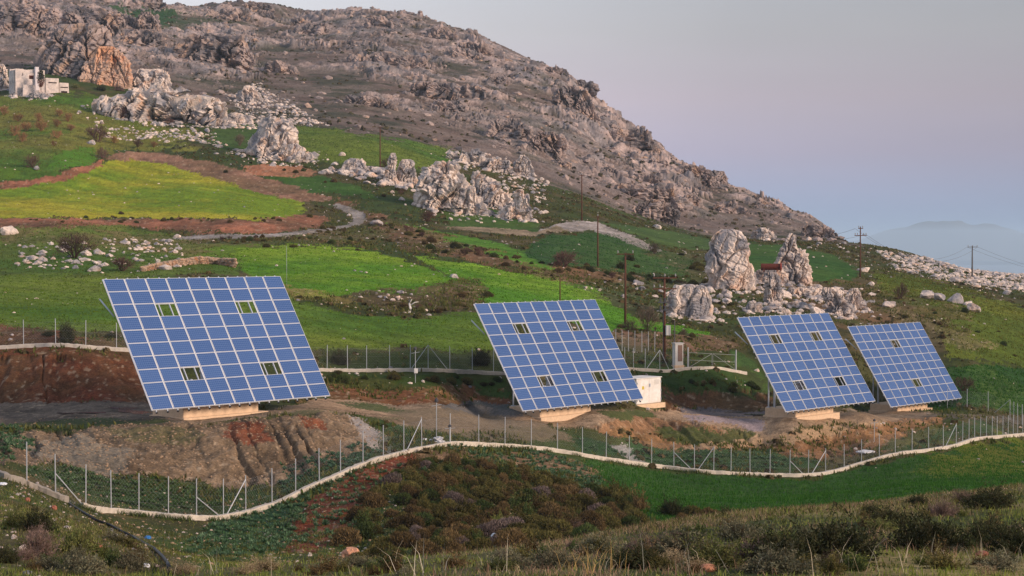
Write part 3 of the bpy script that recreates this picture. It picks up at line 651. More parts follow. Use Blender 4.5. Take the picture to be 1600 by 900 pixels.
def fence(label, poly, posts, braces, dr, hp=2.25, kerb=(.34, .26), kmat=None, kx=None, group=None, step=.24, r=.0019):
    xs = np.array(posts, float); P = [Vector(p) for p in hit(xs, poly_y(poly, xs), *dr) if not np.isnan(p[0])]
    root = empty('wire_fence', P[0]); O = P[0]; tag(root, label, 'fence', 'wire fences around the terrace')
    if kerb:
        kxs = np.arange(kx[0], kx[1]+1, 5.) if kx else np.arange(min(p[0] for p in poly), max(p[0] for p in poly)+1, 5.)
        kp = hit(kxs, poly_y(poly, kxs), *dr); kp = kp[~np.isnan(kp[:, 0])]
        for _ in range(3): kp[1:-1] = (kp[:-2]+kp[1:-1]*2+kp[2:])/4
        ribbon([Vector(p)-O for p in kp], kerb[0], -.5, kerb[1], 'kerb', kmat or M_KERB, root)
    bots = [p-O for p in P]
    for p in bots:
        b = MB(); tl = Vector(((random.random()-.5)*.06, (random.random()-.5)*.06, 0))
        b.tube([p+Vector((0, 0, -.3)), p+Vector((0, 0, hp))+tl], .032, 6); b.build('post', M_POST, root)
    for x0, f, x1 in braces:
        a = hit1(x0, float(poly_y(poly, x0)), *dr)-O; c = hit1(x1, float(poly_y(poly, x1)), *dr)-O
        b = MB(); b.tube([a+Vector((0, 0, hp*f)), c+Vector((0, 0, .15))], .03, 6); b.build('brace', M_POST, root)
    wire_mesh(None, bots, root, hp-.25, step, r); return root
FR = [(-60,716),(0,745),(50,762),(100,783),(150,799),(200,803),(250,808),(300,812),(345,812),(380,806),(400,800),(440,787),(480,766),(520,749),(560,731),(590,720),(620,712),(660,703),(700,696),(730,695),(760,697),(800,699),(850,703),(900,711),(940,718),(1000,727),(1060,734),(1100,739),(1150,742),(1200,744),(1250,745),(1280,743),(1310,737),(1340,728),(1370,719),(1400,711),(1450,705),(1490,699),(1510,691),(1530,686),(1560,684),(1600,680)]
fence('long wire fence on a winding pale concrete kerb below all the solar arrays', FR,
      [42,87,134,174,217,263,307,349,384,425,462,499,532,567,599,631,659,704,748,789,830,871,910,947,983,1018,1053,1085,1115,1142,1172,1203,1234,1263,1290,1319,1346,1374,1399,1425,1451,1474,1494,1504,1514,1523,1532,1541,1550,1558,1567,1575,1583,1590,1598,1606],
      [(87,.55,128),(307,.55,345),(384,.9,353),(659,.95,635),(1053,.62,1081),(1115,.95,1090),(1234,.6,1256),(1290,.9,1268),(1494,.95,1477)], (84, 210), kx=(128, 1640))
# the grey upper run of the kerb at the left
kp = hit(np.arange(-60, 106, 5.), poly_y(FR, np.arange(-60, 106, 5.)), 80, 110)
ko = empty('retaining_kerb', kp[0]); tag(ko, 'thick weathered grey kerb running down to the left end of the long fence', 'kerb')
ribbon([Vector(p)-Vector(kp[0]) for p in kp], .34, -.5, .30, 'kerb', M_KERBG, ko)
fence('wire fence on a thin kerb behind the nearest array, before the dark round bush', [(-60,550),(0,545),(60,541),(100,541),(150,545),(200,549),(240,553)], [-10,37,87,134,182,226], [], (138, 165), kx=(-60, 240))
fence('wire fence on a pale kerb between the two nearer arrays, with three-legged brace', [(470,578),(500,580),(560,581),(620,580),(680,580),(740,583),(800,586)], [480,511,543,573,609,641,669,703,738,771,800], [(669,1.0,642),(669,1.0,700)], (146, 175), kx=(470, 800))
fence('wire fence and kerb behind the white cabinet, below the pole with the transformer', [(975,578),(1010,579),(1040,582),(1075,577),(1120,576),(1150,582),(1168,585)], [976,990,1008,1031,1052,1074], [(1031,1.0,1010),(1031,1.0,1046)], (170, 215), kx=(976, 1168))
fence('short row of fence posts in front of the bare bush, behind the white cabinet fence', [(960,548),(1024,551)], [962,972,982,992,1003,1013,1023], [], (185, 225), kerb=None)
fence('fence run climbing away from the corner at the right edge', [(1480,638),(1511,639),(1544,643),(1578,656),(1590,662),(1620,668)], [1480,1511,1544,1578,1584,1590,1597,1606,1616], [(1578,1.0,1554)], (196, 240), kerb=None)
# gate
g0 = hit1(1075, 577, 175, 220); g1 = hit1(1150, 580, 175, 220)
gt = empty('field_gate', g0); tag(gt, 'wide double wire gate with crossed braces beside the grey cabinet', 'gate')
d = g1-g0
for f in (0, 1):
    b = MB(); b.tube([d*f+Vector((0, 0, -.3)), d*f+Vector((0, 0, 2.3))], .07, 8); b.build('gate_post', M_POST, gt)
for a, c in ((.02, .49), (.51, .98)):
    b = MB(); A, B = d*a, d*c; up = Vector((0, 0, 1.75)); lo = Vector((0, 0, .2))
    for p, q in ((A+lo, B+lo), (A+up, B+up), (A+lo, A+up), (B+lo, B+up), (A+lo, B+up) if a < .3 else (A+up, B+lo), (A+(up+lo)/2, B+(up+lo)/2)): b.tube([p, q], .019, 6)
    b.build('gate_leaf', M_WIRE, gt)
# ---------------------------------------------------------------- cabinets
M_WHITE = mat('white_paint', (.76, .73, .69), .55, 0, .10, 1.2, col2=(.66, .62, .56)); M_GREY = mat('grey_paint', (.55, .53, .50), .6, 0, .08, 2.0); M_DARK = mat('dark_metal', (.06, .06, .07), .6)
wb = hit1(1013, 634, 155, 185); cb = empty('inverter_cabinet', wb, RZ); tag(cb, 'large white cabinet on a concrete slab at the right edge of the second array', 'cabinet')
b = MB(); b.box((0, 1.1, 1.42), (3.7, 2.3, 2.35)); body = b.build('body', M_WHITE, cb, bevel=.04)
b = MB(); b.box((0, 1.1, 2.63), (3.86, 2.46, .08)); b.build('roof', M_WHITE, cb, bevel=.02)
b = MB(); b.box((0, 1.1, .0), (4.3, 2.9, .46)); b.build('slab', M_CONC, cb)
for s in (-.92, .92):
    b = MB(); b.box((s, -.065, 1.42), (1.78, .03, 2.15)); dr = b.build('door', M_WHITE, cb, bevel=.008)
b = MB(); b.box((.12, -.1, 1.95), (.2, .05, .3)); b.build('handle', M_STEEL, dr)
b = MB()
for k in range(6): b.box((-1.25+.0, -.092, .6+k*.07), (.6, .02, .03))
b.build('vent', M_GREY, cb)
b = MB()
for k in range(7): b.box((1.15, -.092, 2.0+k*.07), (.7, .02, .03))
b.build('vent', M_GREY, cb)
for s in (-1.76, 1.76):
    for z in (.6, 1.4, 2.2):
        b = MB(); b.box((s, -.095, z), (.07, .05, .18)); b.build('hinge', M_STEEL, cb)
b = MB(); b.box((-.9, -.09, 1.75), (.3, .012, .3)); b.build('warning_plate', mat('yellow_plate', (.55, .42, .05), .6), cb)
b = MB(); b.tube([(1.95, 0, .3), (1.95, 0, 1.6)], .04, 6); b.build('conduit', M_DARK, cb)
gb = hit1(1059, 574, 180, 215); cg = empty('meter_cabinet', gb, math.radians(20)); tag(cg, 'tall grey meter cabinet standing by the gate below the transformer pole', 'cabinet')
b = MB(); b.box((0, 0, 1.35), (.95, .7, 2.3)); b.build('body', M_GREY, cg, bevel=.03)
b = MB(); b.box((0, 0, 2.54), (1.1, .85, .08)); b.build('roof', M_GREY, cg)
b = MB(); b.box((0, 0, .05), (1.1, .85, .4)); b.build('plinth', M_CONC, cg)
b = MB(); b.box((.1, -.365, 1.5), (.5, .03, 1.7)); b.build('door', mat('brown_door', sc(120, 96, 84), .7), cg)
# ---------------------------------------------------------------- utility poles
M_WOOD = mat('tarred_wood', sc(88, 56, 42), .9, 0, .3, 3.0, .3, 12); M_WOODG = mat('grey_wood', sc(92, 88, 88), .9, 0, .3, 3.0); M_INS = mat('insulator', (.32, .30, .30), .4)
def pole(px, pyb, pyt, dr, label, r=.15, arms=(), rz=0.0, m=None, group='wooden utility poles', name='utility_pole', pegs=0):
    p = hit1(px, pyb, *dr); h = (pyb-pyt)*p.y/F; root = empty(name, p, rz); tag(root, label, 'utility pole', group)
    b = MB(); b.tube([(0, 0, -.5), (0, 0, h*.5), (0, 0, h)], r, 10, r*.62); b.build('shaft', m or M_WOOD, root, True)
    k = p.y/F
    for py, half, ins in arms:
        z = (pyb-py)*k; w = half*k
        b = MB(); b.box((0, -r*.8, z), (2*w, .11, .13)); arm = b.build('crossarm', m or M_WOOD, root)
        for s in ins:
            b = MB(); b.lathe([(.03, 0), (.03, .12), (.08, .13), (.09, .2), (.05, .24), (.08, .27), (.06, .36), (.02, .4)], (s*w, -r*.8, z+.05), 8); b.build('insulator', M_INS, arm, True)
    for i in range(pegs):
        b = MB(); z = h*.72+i*.5; b.box((0, 0, z), (.8 if i % 2 else .5, .04, .04)); b.build('step_peg', M_DARK, root)
    return root, p, h
dpole, dp, dh = pole(1038, 562, 433, (185, 235), 'utility pole with two crossarms, switch gear and a box, beside the grey cabinet', .17, ((434, 19, (-.9, 0, .9)), (451, 19, (-.9, -.4, .9))), .15)
k = dp.y/F
for py in (472, 484):
    b = MB(); b.box((0, -.25, (562-py)*k), (1.5 if py < 480 else 1.2, .3, .12))
    for s in (-.5, 0, .5): b.box((s, -.3, (562-py)*k+.25), (.16, .2, .4))
    b.build('switch_gear', M_DARK, dpole)
b = MB(); b.box((.32, -.3, (562-516)*k), (.5, .4, 1.05)); b.build('transformer_box', M_GREY, dpole, bevel=.03)
b = MB(); b.tube([(-.16, -.12, .1), (-.16, -.12, 6)], .04, 6); b.build('conduit', M_DARK, dpole)
for s in (-1, 1):
    b = MB(); b.beam((0, -.15, (562-462)*k), (s*15*k, -.13, (562-451)*k-.08), .05); b.build('arm_brace', M_WOOD, dpole)
pole(977, 506, 395, (195, 260), 'tall reddish pole with one crossarm, behind the right side of the second array', .15, ((397, 13, (-.9, .9)),), -.1)
pole(934, 417, 338, (265, 345), 'plain thin pole standing on the dark green field', .14, ((339, 3, (0,)),))
pole(909, 345, 272, (310, 400), 'plain pole beside the gravel track at the foot of the mountain', .15, ((274, 4, (0,)),))
pole(594, 268, 198, (340, 430), 'pole with step pegs among the rocks left of the pointed boulder', .16, ((199, 4, (0,)),), pegs=4)
p1, p1p, p1h = pole(1344, 433, 354, (285, 360), 'dark pole with a double crossarm on the skyline right of the monoliths', .15, ((357, 4, (-.8, .8)), (368, 10, (-.9, -.5, .5, .9))), .2)
p2, p2p, p2h = pole(1519, 432, 384, (300, 480), 'grey pole with one crossarm on the right skyline above the boulder strip', .2, ((386, 8, (-.9, 0, .9)),), .1, M_WOODG)
pole(875, 478, 432, (200, 260), 'short bare pole on the bright field directly behind the second array', .09)
pole(448, 446, 384, (200, 250), 'very thin pale stick pole at the right upper corner of the nearest array', .025, m=M_POST)
pole(1054, 566, 500, (180, 215), 'slim pole with a red foot just behind the grey cabinet', .07, m=M_WOODG)
def cable(a, b, sag, label):
    pts = [a.lerp(b, f)-Vector((0, 0, sag*4*f*(1-f))) for f in np.linspace(0, 1, 15)]; m = MB(); o = Vector(pts[0])
    m.tube([p-o for p in pts], .022, 4); c = m.build('power_cable', M_DARK, None, True); c.location = o; tag(c, label, 'power cable', 'overhead power cables')
t1 = p1p+Vector((0, 0, p1h)); t2 = p2p+Vector((0, 0, p2h)); end = pt(1750, 428, 620); far = pt(1240, 345, 700)
for s, nm in ((-1, 'upper'), (1, 'lower')):
    o = Vector((s*.9, 0, -.35 if s < 0 else -1.3))
    cable(t1+o, t2+Vector((s*1.2, 0, -.3)), 4.0, f'sagging {nm} cable between the double crossarm pole and the grey skyline pole')
    cable(t2+Vector((s*1.2, 0, -.3)), end+Vector((s*1.2, 0, 0)), 3.0, f'{nm} cable running off from the grey skyline pole to the right edge')
    cable(t1+o, far+o, 3.0, f'{nm} cable from the double crossarm pole towards the end of the mountain')
# ---------------------------------------------------------------- small masts
def mast(px, pyb, pyt, dr, label, name='instrument_mast', box=None, r=.03):
    p = hit1(px, pyb, *dr); h = (pyb-pyt)*p.y/F; root = empty(name, p); tag(root, label, 'mast')
    b = MB(); b.tube([(0, 0, -.2), (0, 0, h)], r, 6); b.build('shaft', M_POST, root)
    b = MB(); b.lathe([(.02, h*.9), (.13, h*.92), (.13, h*.97), (.03, h+.05)], (0, 0, 0), 8); b.build('sensor', M_DARK, root)
    b = MB(); b.tube([(-.35, 0, h*.82), (.35, 0, h*.86)], .02, 5); b.build('side_arm', M_POST, root)
    if box:
        b = MB(); b.box((.05, -.12, box), (.3, .2, .4)); b.build('control_box', M_WHITE, root, bevel=.02)
    return p
mp = mast(682, 691, 622, (120, 140), 'thin instrument mast in a heap of white rubble behind the fence')
mast(649, 598, 542, (140, 165), 'thin mast with a small white box on the back bank, by the three-legged brace', box=1.0)
mast(1366, 690, 655, (165, 195), 'short instrument mast at the edge of the terrace in front of the farthest array')
mast(703, 697, 664, (120, 140), 'small dark sensor on a stake behind the fence, right of the rubble heap', r=.04)
# ---------------------------------------------------------------- ruined stone house
M_STONE = mat('old_masonry', sc(206, 190, 180), .95, 0, .25, .8, .5, 2.5, col2=tuple(sc(178, 168, 164)))
M_RUST = mat('rust', sc(96, 48, 38), .9, 0, .3, 2.0); M_SHADE = mat('painted_shade', sc(54, 40, 38), .95)  # M_SHADE: dark colour painted on solid slabs as the shade inside openings
hp_ = hit1(45, 146, 420, 560); k = hp_.y/F; ru = empty('ruined_house', hp_, math.radians(32)); tag(ru, 'roofless pale stone house ruin under the orange cliff at the upper left', 'house')
def wall(name, x0, x1, y, z1, ops, rot=False, th=.55, ragged=.22):
    "wall with openings (x0,x1,z0,z1) and a broken top"
    b = MB(); xs = sorted(set([x0, x1]+[o[0] for o in ops]+[o[1] for o in ops]+list(np.arange(x0, x1, 1.1))))
    for a, c in zip(xs[:-1], xs[1:]):
        mid = (a+c)/2; op = [o for o in ops if o[0] <= mid <= o[1]]; top = z1-random.random()*ragged; zz = -1.2
        for o in sorted(op, key=lambda o: o[2]):
            b.box(((a+c)/2, y, (zz+o[2])/2), (c-a, th, o[2]-zz)); zz = o[3]
        b.box(((a+c)/2, y, (zz+top)/2), (c-a, th, top-zz))
    o = b.build(name, M_STONE, ru)
    if rot: o.rotation_euler = (0, 0, math.pi/2)
    return o
wall('wall', -4.2, 3.6, -2.0, 6.2, [(-.6, .8, 3.6, 5.2), (1.7, 3.0, 3.6, 5.3), (-2.6, -2.2, 4.4, 5.2)])
wall('wall', -4.2, 3.6, 3.0, 6.6, [])
w2 = wall('wall', -1.7, 2.7, 4.2, 6.0, [(-.6, 0, 2.2, 3.4), (1.2, 1.8, 2.0, 3.2)], True)
wall('wall', -1.7, 2.7, -3.3, 6.0, [], True)
b = MB(); b.box((1.25, -2.75, 3.1), (.9, .95, 7.4)); b.build('chimney', mat('lime_plaster', sc(205, 196, 196), .9, 0, .1, 1.0), ru)
b = MB(); b.box((-.4, 2.6, 2.5), (7.0, .3, 5)); b.build('inner_wall', M_RUST, ru)
b = MB(); b.box((5.5, -.8, 1.4), (3.6, 3.5, 5.4)); bl = b.build('annexe', M_STONE, ru, bevel=.06)
b = MB(); b.box((5.6, -2.56, 2.9), (2.2, .08, .3)); b.build('shade_strip', M_SHADE, bl)
b = MB(); b.box((9.0, -.2, .8), (2.8, 3.2, 4.6), taper=.9); bl = b.build('side_building', M_STONE, ru, bevel=.06)
b = MB(); b.box((9.0, -1.80, .5), (1.6, .1, .8)); b.build('shade_panel', M_SHADE, bl)
b = MB(); b.box((9.0, -1.75, 1.9), (2.0, .1, .25)); b.build('shade_panel', M_SHADE, bl)
b = MB(); b.box((-1.2, -4.0, .3), (3.4, .5, 3.2), taper=.92); b.build('yard_wall', M_STONE, ru)
# ---------------------------------------------------------------- rusty tank
tp = pt(1204, 423, hit1(1207, 445, 235, 340).y-1.2); tk = empty('rusty_tank', tp, math.radians(-8)); tag(tk, 'rust red cylindrical tank lying between the two tall monoliths', 'tank')
k = tp.y/F; b = MB(); b.tube([(-1.5, 0, .6), (-1.4, 0, .6), (1.5, 0, .6), (1.6, 0, .6)], .52, 14); b.build('shell', M_RUST, tk, True)
b = MB(); b.lathe([(.1, 0), (.68, .02), (.68, .2), (.3, .26)], (0, 0, 0), 14); e = b.build('end_flange', mat('red_oxide', sc(138, 60, 46), .8, 0, .2, 2.0), tk); e.rotation_euler = (0, math.pi/2, 0); e.location = (1.45, 0, .6)
for s in (-1, 1):
    b = MB(); b.box((s, 0, .1), (.2, 1.0, .5)); b.build('cradle', M_RUST, tk)
# ---------------------------------------------------------------- hose, litter, stump, puddles
hx = np.array([(108,789),(125,800),(150,815),(170,822),(190,833),(205,840),(222,850),(240,860),(254,873),(262,884),(265,896)], float)
hp2 = hit(hx[:, 0], hx[:, 1], 40, 100); o = Vector(hp2[0]); b = MB()
b.tube([Vector(p)-o+Vector((0, 0, .08)) for p in hp2], .06, 8); ho = b.build('black_hose', mat('black_plastic', (.012, .013, .016), .45), None, True); ho.location = o
tag(ho, 'thick black hose winding down the slope from the end of the grey kerb', 'hose')
def lump(px, py, w, h, dr, m, name, label, cat, seed=0, group=None, flat=1.0):
    p = hit1(px, py, *dr); k = p.y/F; me = bpy.data.meshes.new(name); bm = bmesh.new(); bmesh.ops.create_icosphere(bm, subdivisions=3, radius=1)
    P = np.array([v.co[:] for v in bm.verts]); r = .55+.75*rid3(P*1.6+seed, 3, seed); P = P*r[:, None]*np.array([w*k/2, w*k/2*flat, h*k/2]); P[:, 2] += h*k*.3
    for v, q in zip(bm.verts, P): v.co = q
    bm.to_mesh(me); bm.free(); me.materials.append(m); ob = link(name, me, None, p); tag(ob, label, cat, group); return ob
M_BAG = mat('white_plastic', (.75, .76, .80), .5); M_BLUE = mat('blue_plastic', (.03, .16, .42), .5); M_BRICK = mat('fired_clay', sc(146, 92, 74), .9, 0, .3, 3.0)
lump(231, 842, 10, 6, (40, 100), M_BLUE, 'plastic_bag', 'crumpled blue plastic bag on the ground right of the hose', 'litter', 3)
lump(228, 886, 12, 7, (30, 100), M_BAG, 'plastic_bag', 'crumpled white plastic bag near the lower end of the hose', 'litter', 5)
lump(180, 839, 8, 6, (40, 100), M_BAG, 'plastic_sheet', 'scrap of white plastic left of the middle of the hose', 'litter', 6)
lump(3, 758, 14, 5, (60, 100), M_BAG, 'plastic_bottle', 'white plastic bottle below the grey kerb at the left edge', 'litter', 7)
lump(772, 840, 9, 8, (60, 110), M_BAG, 'plastic_canister', 'small white canister lying among the round valley shrubs', 'litter', 8)
lump(154, 856, 12, 8, (30, 100), M_BRICK, 'broken_brick', 'rounded red brick lump beside the green shrub at lower left', 'brick', 9)
lump(84, 796, 9, 8, (50, 110), M_BRICK, 'broken_brick', 'pinkish brick lump on the slope under the grey kerb', 'brick', 10)
lump(43, 783, 8, 7, (50, 110), M_BRICK, 'broken_brick', 'small orange brick lump near the left edge under the grey kerb', 'brick', 12)
lump(1535, 868, 18, 9, (24, 60), M_BRICK, 'clay_boulder', 'rounded orange stone in the foreground grass at lower right', 'stone', 11)
lump(1105, 893, 26, 14, (20, 60), mat('ochre_stone', sc(176, 120, 92), .95, 0, .3, 6, .3), 'clay_boulder', 'ochre stone half buried in the dry grass at the lower edge', 'stone', 13)
lump(548, 873, 26, 22, (55, 110), mat('pink_stone', sc(190, 140, 112), .95, 0, .3, 4, .4), 'pink_stone', 'cracked pinkish stone lying by the shrubs at the foot of the red mound', 'stone', 14)
M_LIME = mat('lime_rubble', (.62, .61, .62), .9, 0, .25, 3.0, .5)
lump(1352, 708, 26, 6, (155, 185), M_LIME, 'plastic_sheet', 'white torn plastic sheet on the bank under the third array', 'litter', 16, flat=.7)
p = hit1(641, 489, 190, 230); st_ = empty('dead_stump', p); tag(st_, 'white bleached dead tree stump below the rubble of the green field', 'stump')
M_BONE = mat('bleached_wood', (.62, .58, .53), .9)
b = MB(); b.tube([(0, 0, -.1), (.05, 0, .5), (-.1, 0, 1.0), (-.05, 0, 1.5)], .16, 7, .07); b.tube([(0, 0, .8), (.5, 0, 1.15), (.9, .1, 1.2)], .09, 6, .03); b.tube([(-.05, 0, 1.1), (.2, 0, 1.5)], .07, 6, .03); b.tube([(0, 0, .1), (-.3, 0, .0)], .12, 6, .06); b.build('wood', M_BONE, st_, True)
# puddles on the track
M_WAT = mat('puddle_water', (.10, .11, .13), .06, 0, 0, 1, 0, None, .5)
for i, (px, py, w, h) in enumerate([(212, 644, 34, 2.4), (192, 638, 22, 1.8), (104, 646, 14, 1.6), (150, 645, 30, 1.4), (724, 634, 24, 2.0), (1145, 644, 24, 1.4), (1180, 648, 24, 1.4), (1232, 634, 10, 2)]):
    a = np.linspace(0, 2*math.pi, 28, endpoint=False); rr = 1+.35*np.sin(2*a+i)+.2*np.sin(5*a+i*2)
    q = hit(px+w*rr*np.cos(a)*.8, py+h*rr*np.sin(a), 110, 220); z = np.percentile(q[:, 2], 60)+.02; o = np.array([q[:, 0].mean(), q[:, 1].mean(), z])
    me = bpy.data.meshes.new('puddle'); q[:, 2] = z; me.from_pydata([tuple(v-o) for v in q], [], [tuple(range(27, -1, -1))]); me.materials.append(M_WAT); me.update()
    if me.polygons[0].normal.z < 0: me.flip_normals()
    tag(link('puddle', me, None, o), kind='structure')
# ---------------------------------------------------------------- limestone
def rock_mat(name, c1, c2, c3, sc_=.35):
    m = bpy.data.materials.new(name); m.use_nodes = True; nt = m.node_tree; N = nt.nodes; L = nt.links; b = N['Principled BSDF']
    b.inputs['Roughness'].default_value = .95; b.inputs['Specular IOR Level'].default_value = .15
    g = N.new('ShaderNodeNewGeometry')
    def noise(s, d=6, r=.6, dist=0):
        n = N.new('ShaderNodeTexNoise'); n.inputs['Scale'].default_value = s; n.inputs['Detail'].default_value = d; n.inputs['Roughness'].default_value = r; n.inputs['Distortion'].default_value = dist
        L.new(g.outputs['Position'], n.inputs['Vector']); return n.outputs['Fac']
    def ramp(f, a, c):
        r = N.new('ShaderNodeMapRange'); r.inputs['From Min'].default_value = a; r.inputs['From Max'].default_value = c; r.interpolation_type = 'SMOOTHSTEP'; L.new(f, r.inputs[0]); return r.outputs[0]
    def mix(f, a, c):
        x = N.new('ShaderNodeMix'); x.data_type = 'RGBA'; L.new(f, x.inputs[0])
        for s, v in ((6, a), (7, c)):
            if isinstance(v, tuple): x.inputs[s].default_value = (*v, 1)
            else: L.new(v, x.inputs[s])
        return x.outputs[2]
    c = mix(ramp(noise(sc_), .42, .6), c1, c2); c = mix(ramp(noise(sc_*.6+.11, 5, .6), .52, .7), c, c3)
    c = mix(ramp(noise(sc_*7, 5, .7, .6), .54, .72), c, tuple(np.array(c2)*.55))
    x = N.new('ShaderNodeVectorMath'); x.operation = 'SCALE'; mr = N.new('ShaderNodeMapRange'); mr.inputs['From Min'].default_value = .3; mr.inputs['From Max'].default_value = .7; mr.inputs['To Min'].default_value = .72; mr.inputs['To Max'].default_value = 1.22
    L.new(noise(sc_*4.2, 8, .75), mr.inputs[0]); L.new(c, x.inputs[0]); L.new(mr.outputs[0], x.inputs['Scale']); L.new(x.outputs[0], b.inputs['Base Color'])
    bp = N.new('ShaderNodeBump'); bp.inputs['Strength'].default_value = .9; bp.inputs['Distance'].default_value = .35; L.new(noise(sc_*5, 8, .7, .5), bp.inputs['Height']); L.new(bp.outputs[0], b.inputs['Normal'])
    return m
LIME = tuple(sc(222, 204, 190)); GREYL = tuple(sc(146, 142, 144)); OCH = tuple(sc(212, 178, 154))
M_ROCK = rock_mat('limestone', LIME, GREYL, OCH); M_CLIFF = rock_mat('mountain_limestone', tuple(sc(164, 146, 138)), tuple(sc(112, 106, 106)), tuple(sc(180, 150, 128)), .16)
def grid_mesh(name, rings, seg, mats, smooth=True):
    R = len(rings); V = np.concatenate(rings); i = np.arange(R*seg).reshape(R, seg); j = np.roll(i, -1, axis=1)
    return V, np.stack([i[:-1], j[:-1], j[1:], i[1:]], -1).reshape(-1, 4)
def outcrop(outline, label, dr, depth=.7, seed=1, rough=1.0, name='rock_outcrop', group='limestone outcrops', m=None, strata=(0., 0., 1.), ds=0.0, base=None, res=110, cat='rock', crack=.6, foot=1.0):
    "rock that fills a surveyed outline [(row, left, right)] and stands on the ground at its foot"
    outline = sorted(outline); y0, y1 = outline[0][0], outline[-1][0]; xm = (outline[-1][1]+outline[-1][2])/2
    p = base or hit1(xm, y1-1, *dr); D = p.y+ds; k = D/F
    ys = np.linspace(y0, y1+foot*14, res); seg = int(res*1.5); rings = []
    yy = [o[0] for o in outline]
    a = np.linspace(0, 2*math.pi, seg, endpoint=False)
    for q in ys:
        xl = np.interp(q, yy, [o[1] for o in outline]); xr = np.interp(q, yy, [o[2] for o in outline])
        c = pt((xl+xr)/2, q, D); hw = max((xr-xl)/2*k, .02); dd = max(depth*(.35*hw+.65*(outline[-1][2]-outline[-1][1])/2*k*min(1, ((q-y0)/(y1-y0)+.02)**.6)), .02)
        e = 2/2.6; cx = np.sign(np.cos(a))*np.abs(np.cos(a))**e; cy = np.sign(np.sin(a))*np.abs(np.sin(a))**e
        rings.append(np.stack([c.x+hw*cx, c.y+dd*cy, np.full(seg, c.z)], 1))
    V, Fc = grid_mesh(name, rings, seg, None); o = np.array([p.x, D, p.z]); V = V-o
    size = max((y1-y0), (outline[-1][2]-outline[-1][1])/1.6)*k
    # normals of the smooth form
    G = V.reshape(res, seg, 3); du = np.roll(G, -1, 1)-np.roll(G, 1, 1); dv = np.gradient(G, axis=0); nn = np.cross(dv, du); nn /= np.linalg.norm(nn, axis=2, keepdims=True)+1e-9
    if (nn[res//2, 0, 0] < 0): nn = -nn
    P = V/size; sx = np.array(strata, float); sx = sx/np.linalg.norm(sx); along = P @ sx
    Q = P+seed*3.7; wv = np.stack([fbm3(Q*3+i*9, 3, seed+i) for i in range(3)], 1)-.5
    Qs = P-(along[:, None]*sx)*.62+wv*.22                      # blocks drawn out along the bedding
    def blocks(n, sd, wd_):
        rg_ = np.random.default_rng(seed*31+sd); lo, hi = Qs.min(0), Qs.max(0); pts_ = lo+rg_.random((n, 3))*(hi-lo)
        d = ((Qs[:, None, :]-pts_[None])**2).sum(2); i2 = np.argpartition(d, 1, axis=1)[:, :2]; dd2 = np.sqrt(np.take_along_axis(d, i2, 1)); dd2.sort(axis=1)
        i1 = d.argmin(1); nv = rg_.normal(size=(n, 3)); nv /= np.linalg.norm(nv, axis=1, keepdims=True)
        off = rg_.random(n)[i1]-.5; tilt_ = ((Qs-pts_[i1])*nv[i1]).sum(1)
        return off, tilt_, sm(0, wd_, dd2[:, 1]-dd2[:, 0])
    o1, t1_, e1 = blocks(16, 1, .03); o2, t2_, e2 = blocks(90, 2, .016); o3, t3_, e3 = blocks(420, 3, .010)
    dsp = (fbm3(Q*2.2, 2, seed+1)-.5)*.20+o1*.22+t1_*.75+(e1-1)*.20*crack/.6+o2*.12+t2_*.8+(e2-1)*.085*crack/.6+o3*.055+t3_*.7+(e3-1)*.03-.06*sm(.62, .80, rid3(np.stack([along*16+wv[:, 0]*3, Qs[:, 0]*2, Qs[:, 1]*2], 1), 1, seed+9))
    dsp += (fbm3(Q*24, 3, seed+5)-.5)*.04-.06*sm(.74, .84, vn3(Q*19, seed+8))
    taper = np.clip((np.repeat(ys, seg)-y0)/(y1-y0)*5+.25, 0, 1)
    V = V+nn.reshape(-1, 3)*(dsp*size*.60*rough*taper)[:, None]
    me = mesh_np(name, V, Fc, [m or M_ROCK], smooth=False)
    FEET.append((p.x, D, (outline[-1][2]-outline[-1][1])/2*k, depth, m is None)); ob = link(name, me, None, tuple(o)); tag(ob, label, cat, group); return ob
FEET = []
R1 = (235, 340); rb0 = random.Random(77)
outcrop([(358,1126,1146),(364,1118,1158),(375,1109,1163),(385,1104,1166),(400,1100,1172),(420,1101,1178),(440,1105,1181),(452,1104,1176)], 'tallest pale monolith with a slanting dark crack, left of the rusty tank', R1, .75, 3, .46, strata=(.5, 0, .86))
outcrop([(364,1233,1240),(372,1228,1247),(385,1220,1253),(400,1212,1262),(420,1206,1268),(432,1212,1266),(446,1236,1271)], 'jagged upright blades of pale rock right of the rusty tank', R1, .6, 5, .55, strata=(.35, 0, .94), crack=.9)
outcrop([(421,1186,1222),(428,1180,1230),(446,1182,1232)], 'low broken rock step that carries the rusty tank', R1, .5, 6, .6, ds=1)
outcrop([(425,1195,1212),(435,1192,1218),(450,1194,1222),(464,1196,1220)], 'dark sided rock standing between the two tall monoliths', R1, .8, 7, .8, ds=-8)
outcrop([(444,1072,1090),(452,1058,1104),(465,1048,1112),(480,1046,1113),(496,1044,1108)], 'broad pitted boulder right of the pole with the transformer', (215, 280), .75, 8, .55, strata=(.2, .2, 1))
outcrop([(449,1288,1302),(458,1280,1312),(472,1292,1326),(484,1296,1334),(494,1300,1330)], 'slanting rock ridge above the gap of the two far arrays', (225, 300), .8, 9, .9)
outcrop([(450,1328,1340),(460,1322,1346),(472,1324,1350),(484,1328,1352)], 'rounded grey rock at the right end of the slanting ridge', (225, 300), .8, 10, .8)
outcrop([(449,1232,1282),(456,1230,1290),(464,1240,1280)], 'low wide rock under the jagged blades', (225, 310), .8, 11, .8)
outcrop([(474,1168,1188),(480,1164,1192),(488,1166,1186)], 'low flat boulder below the foot of the tallest monolith', (220, 280), .8, 12, .8)
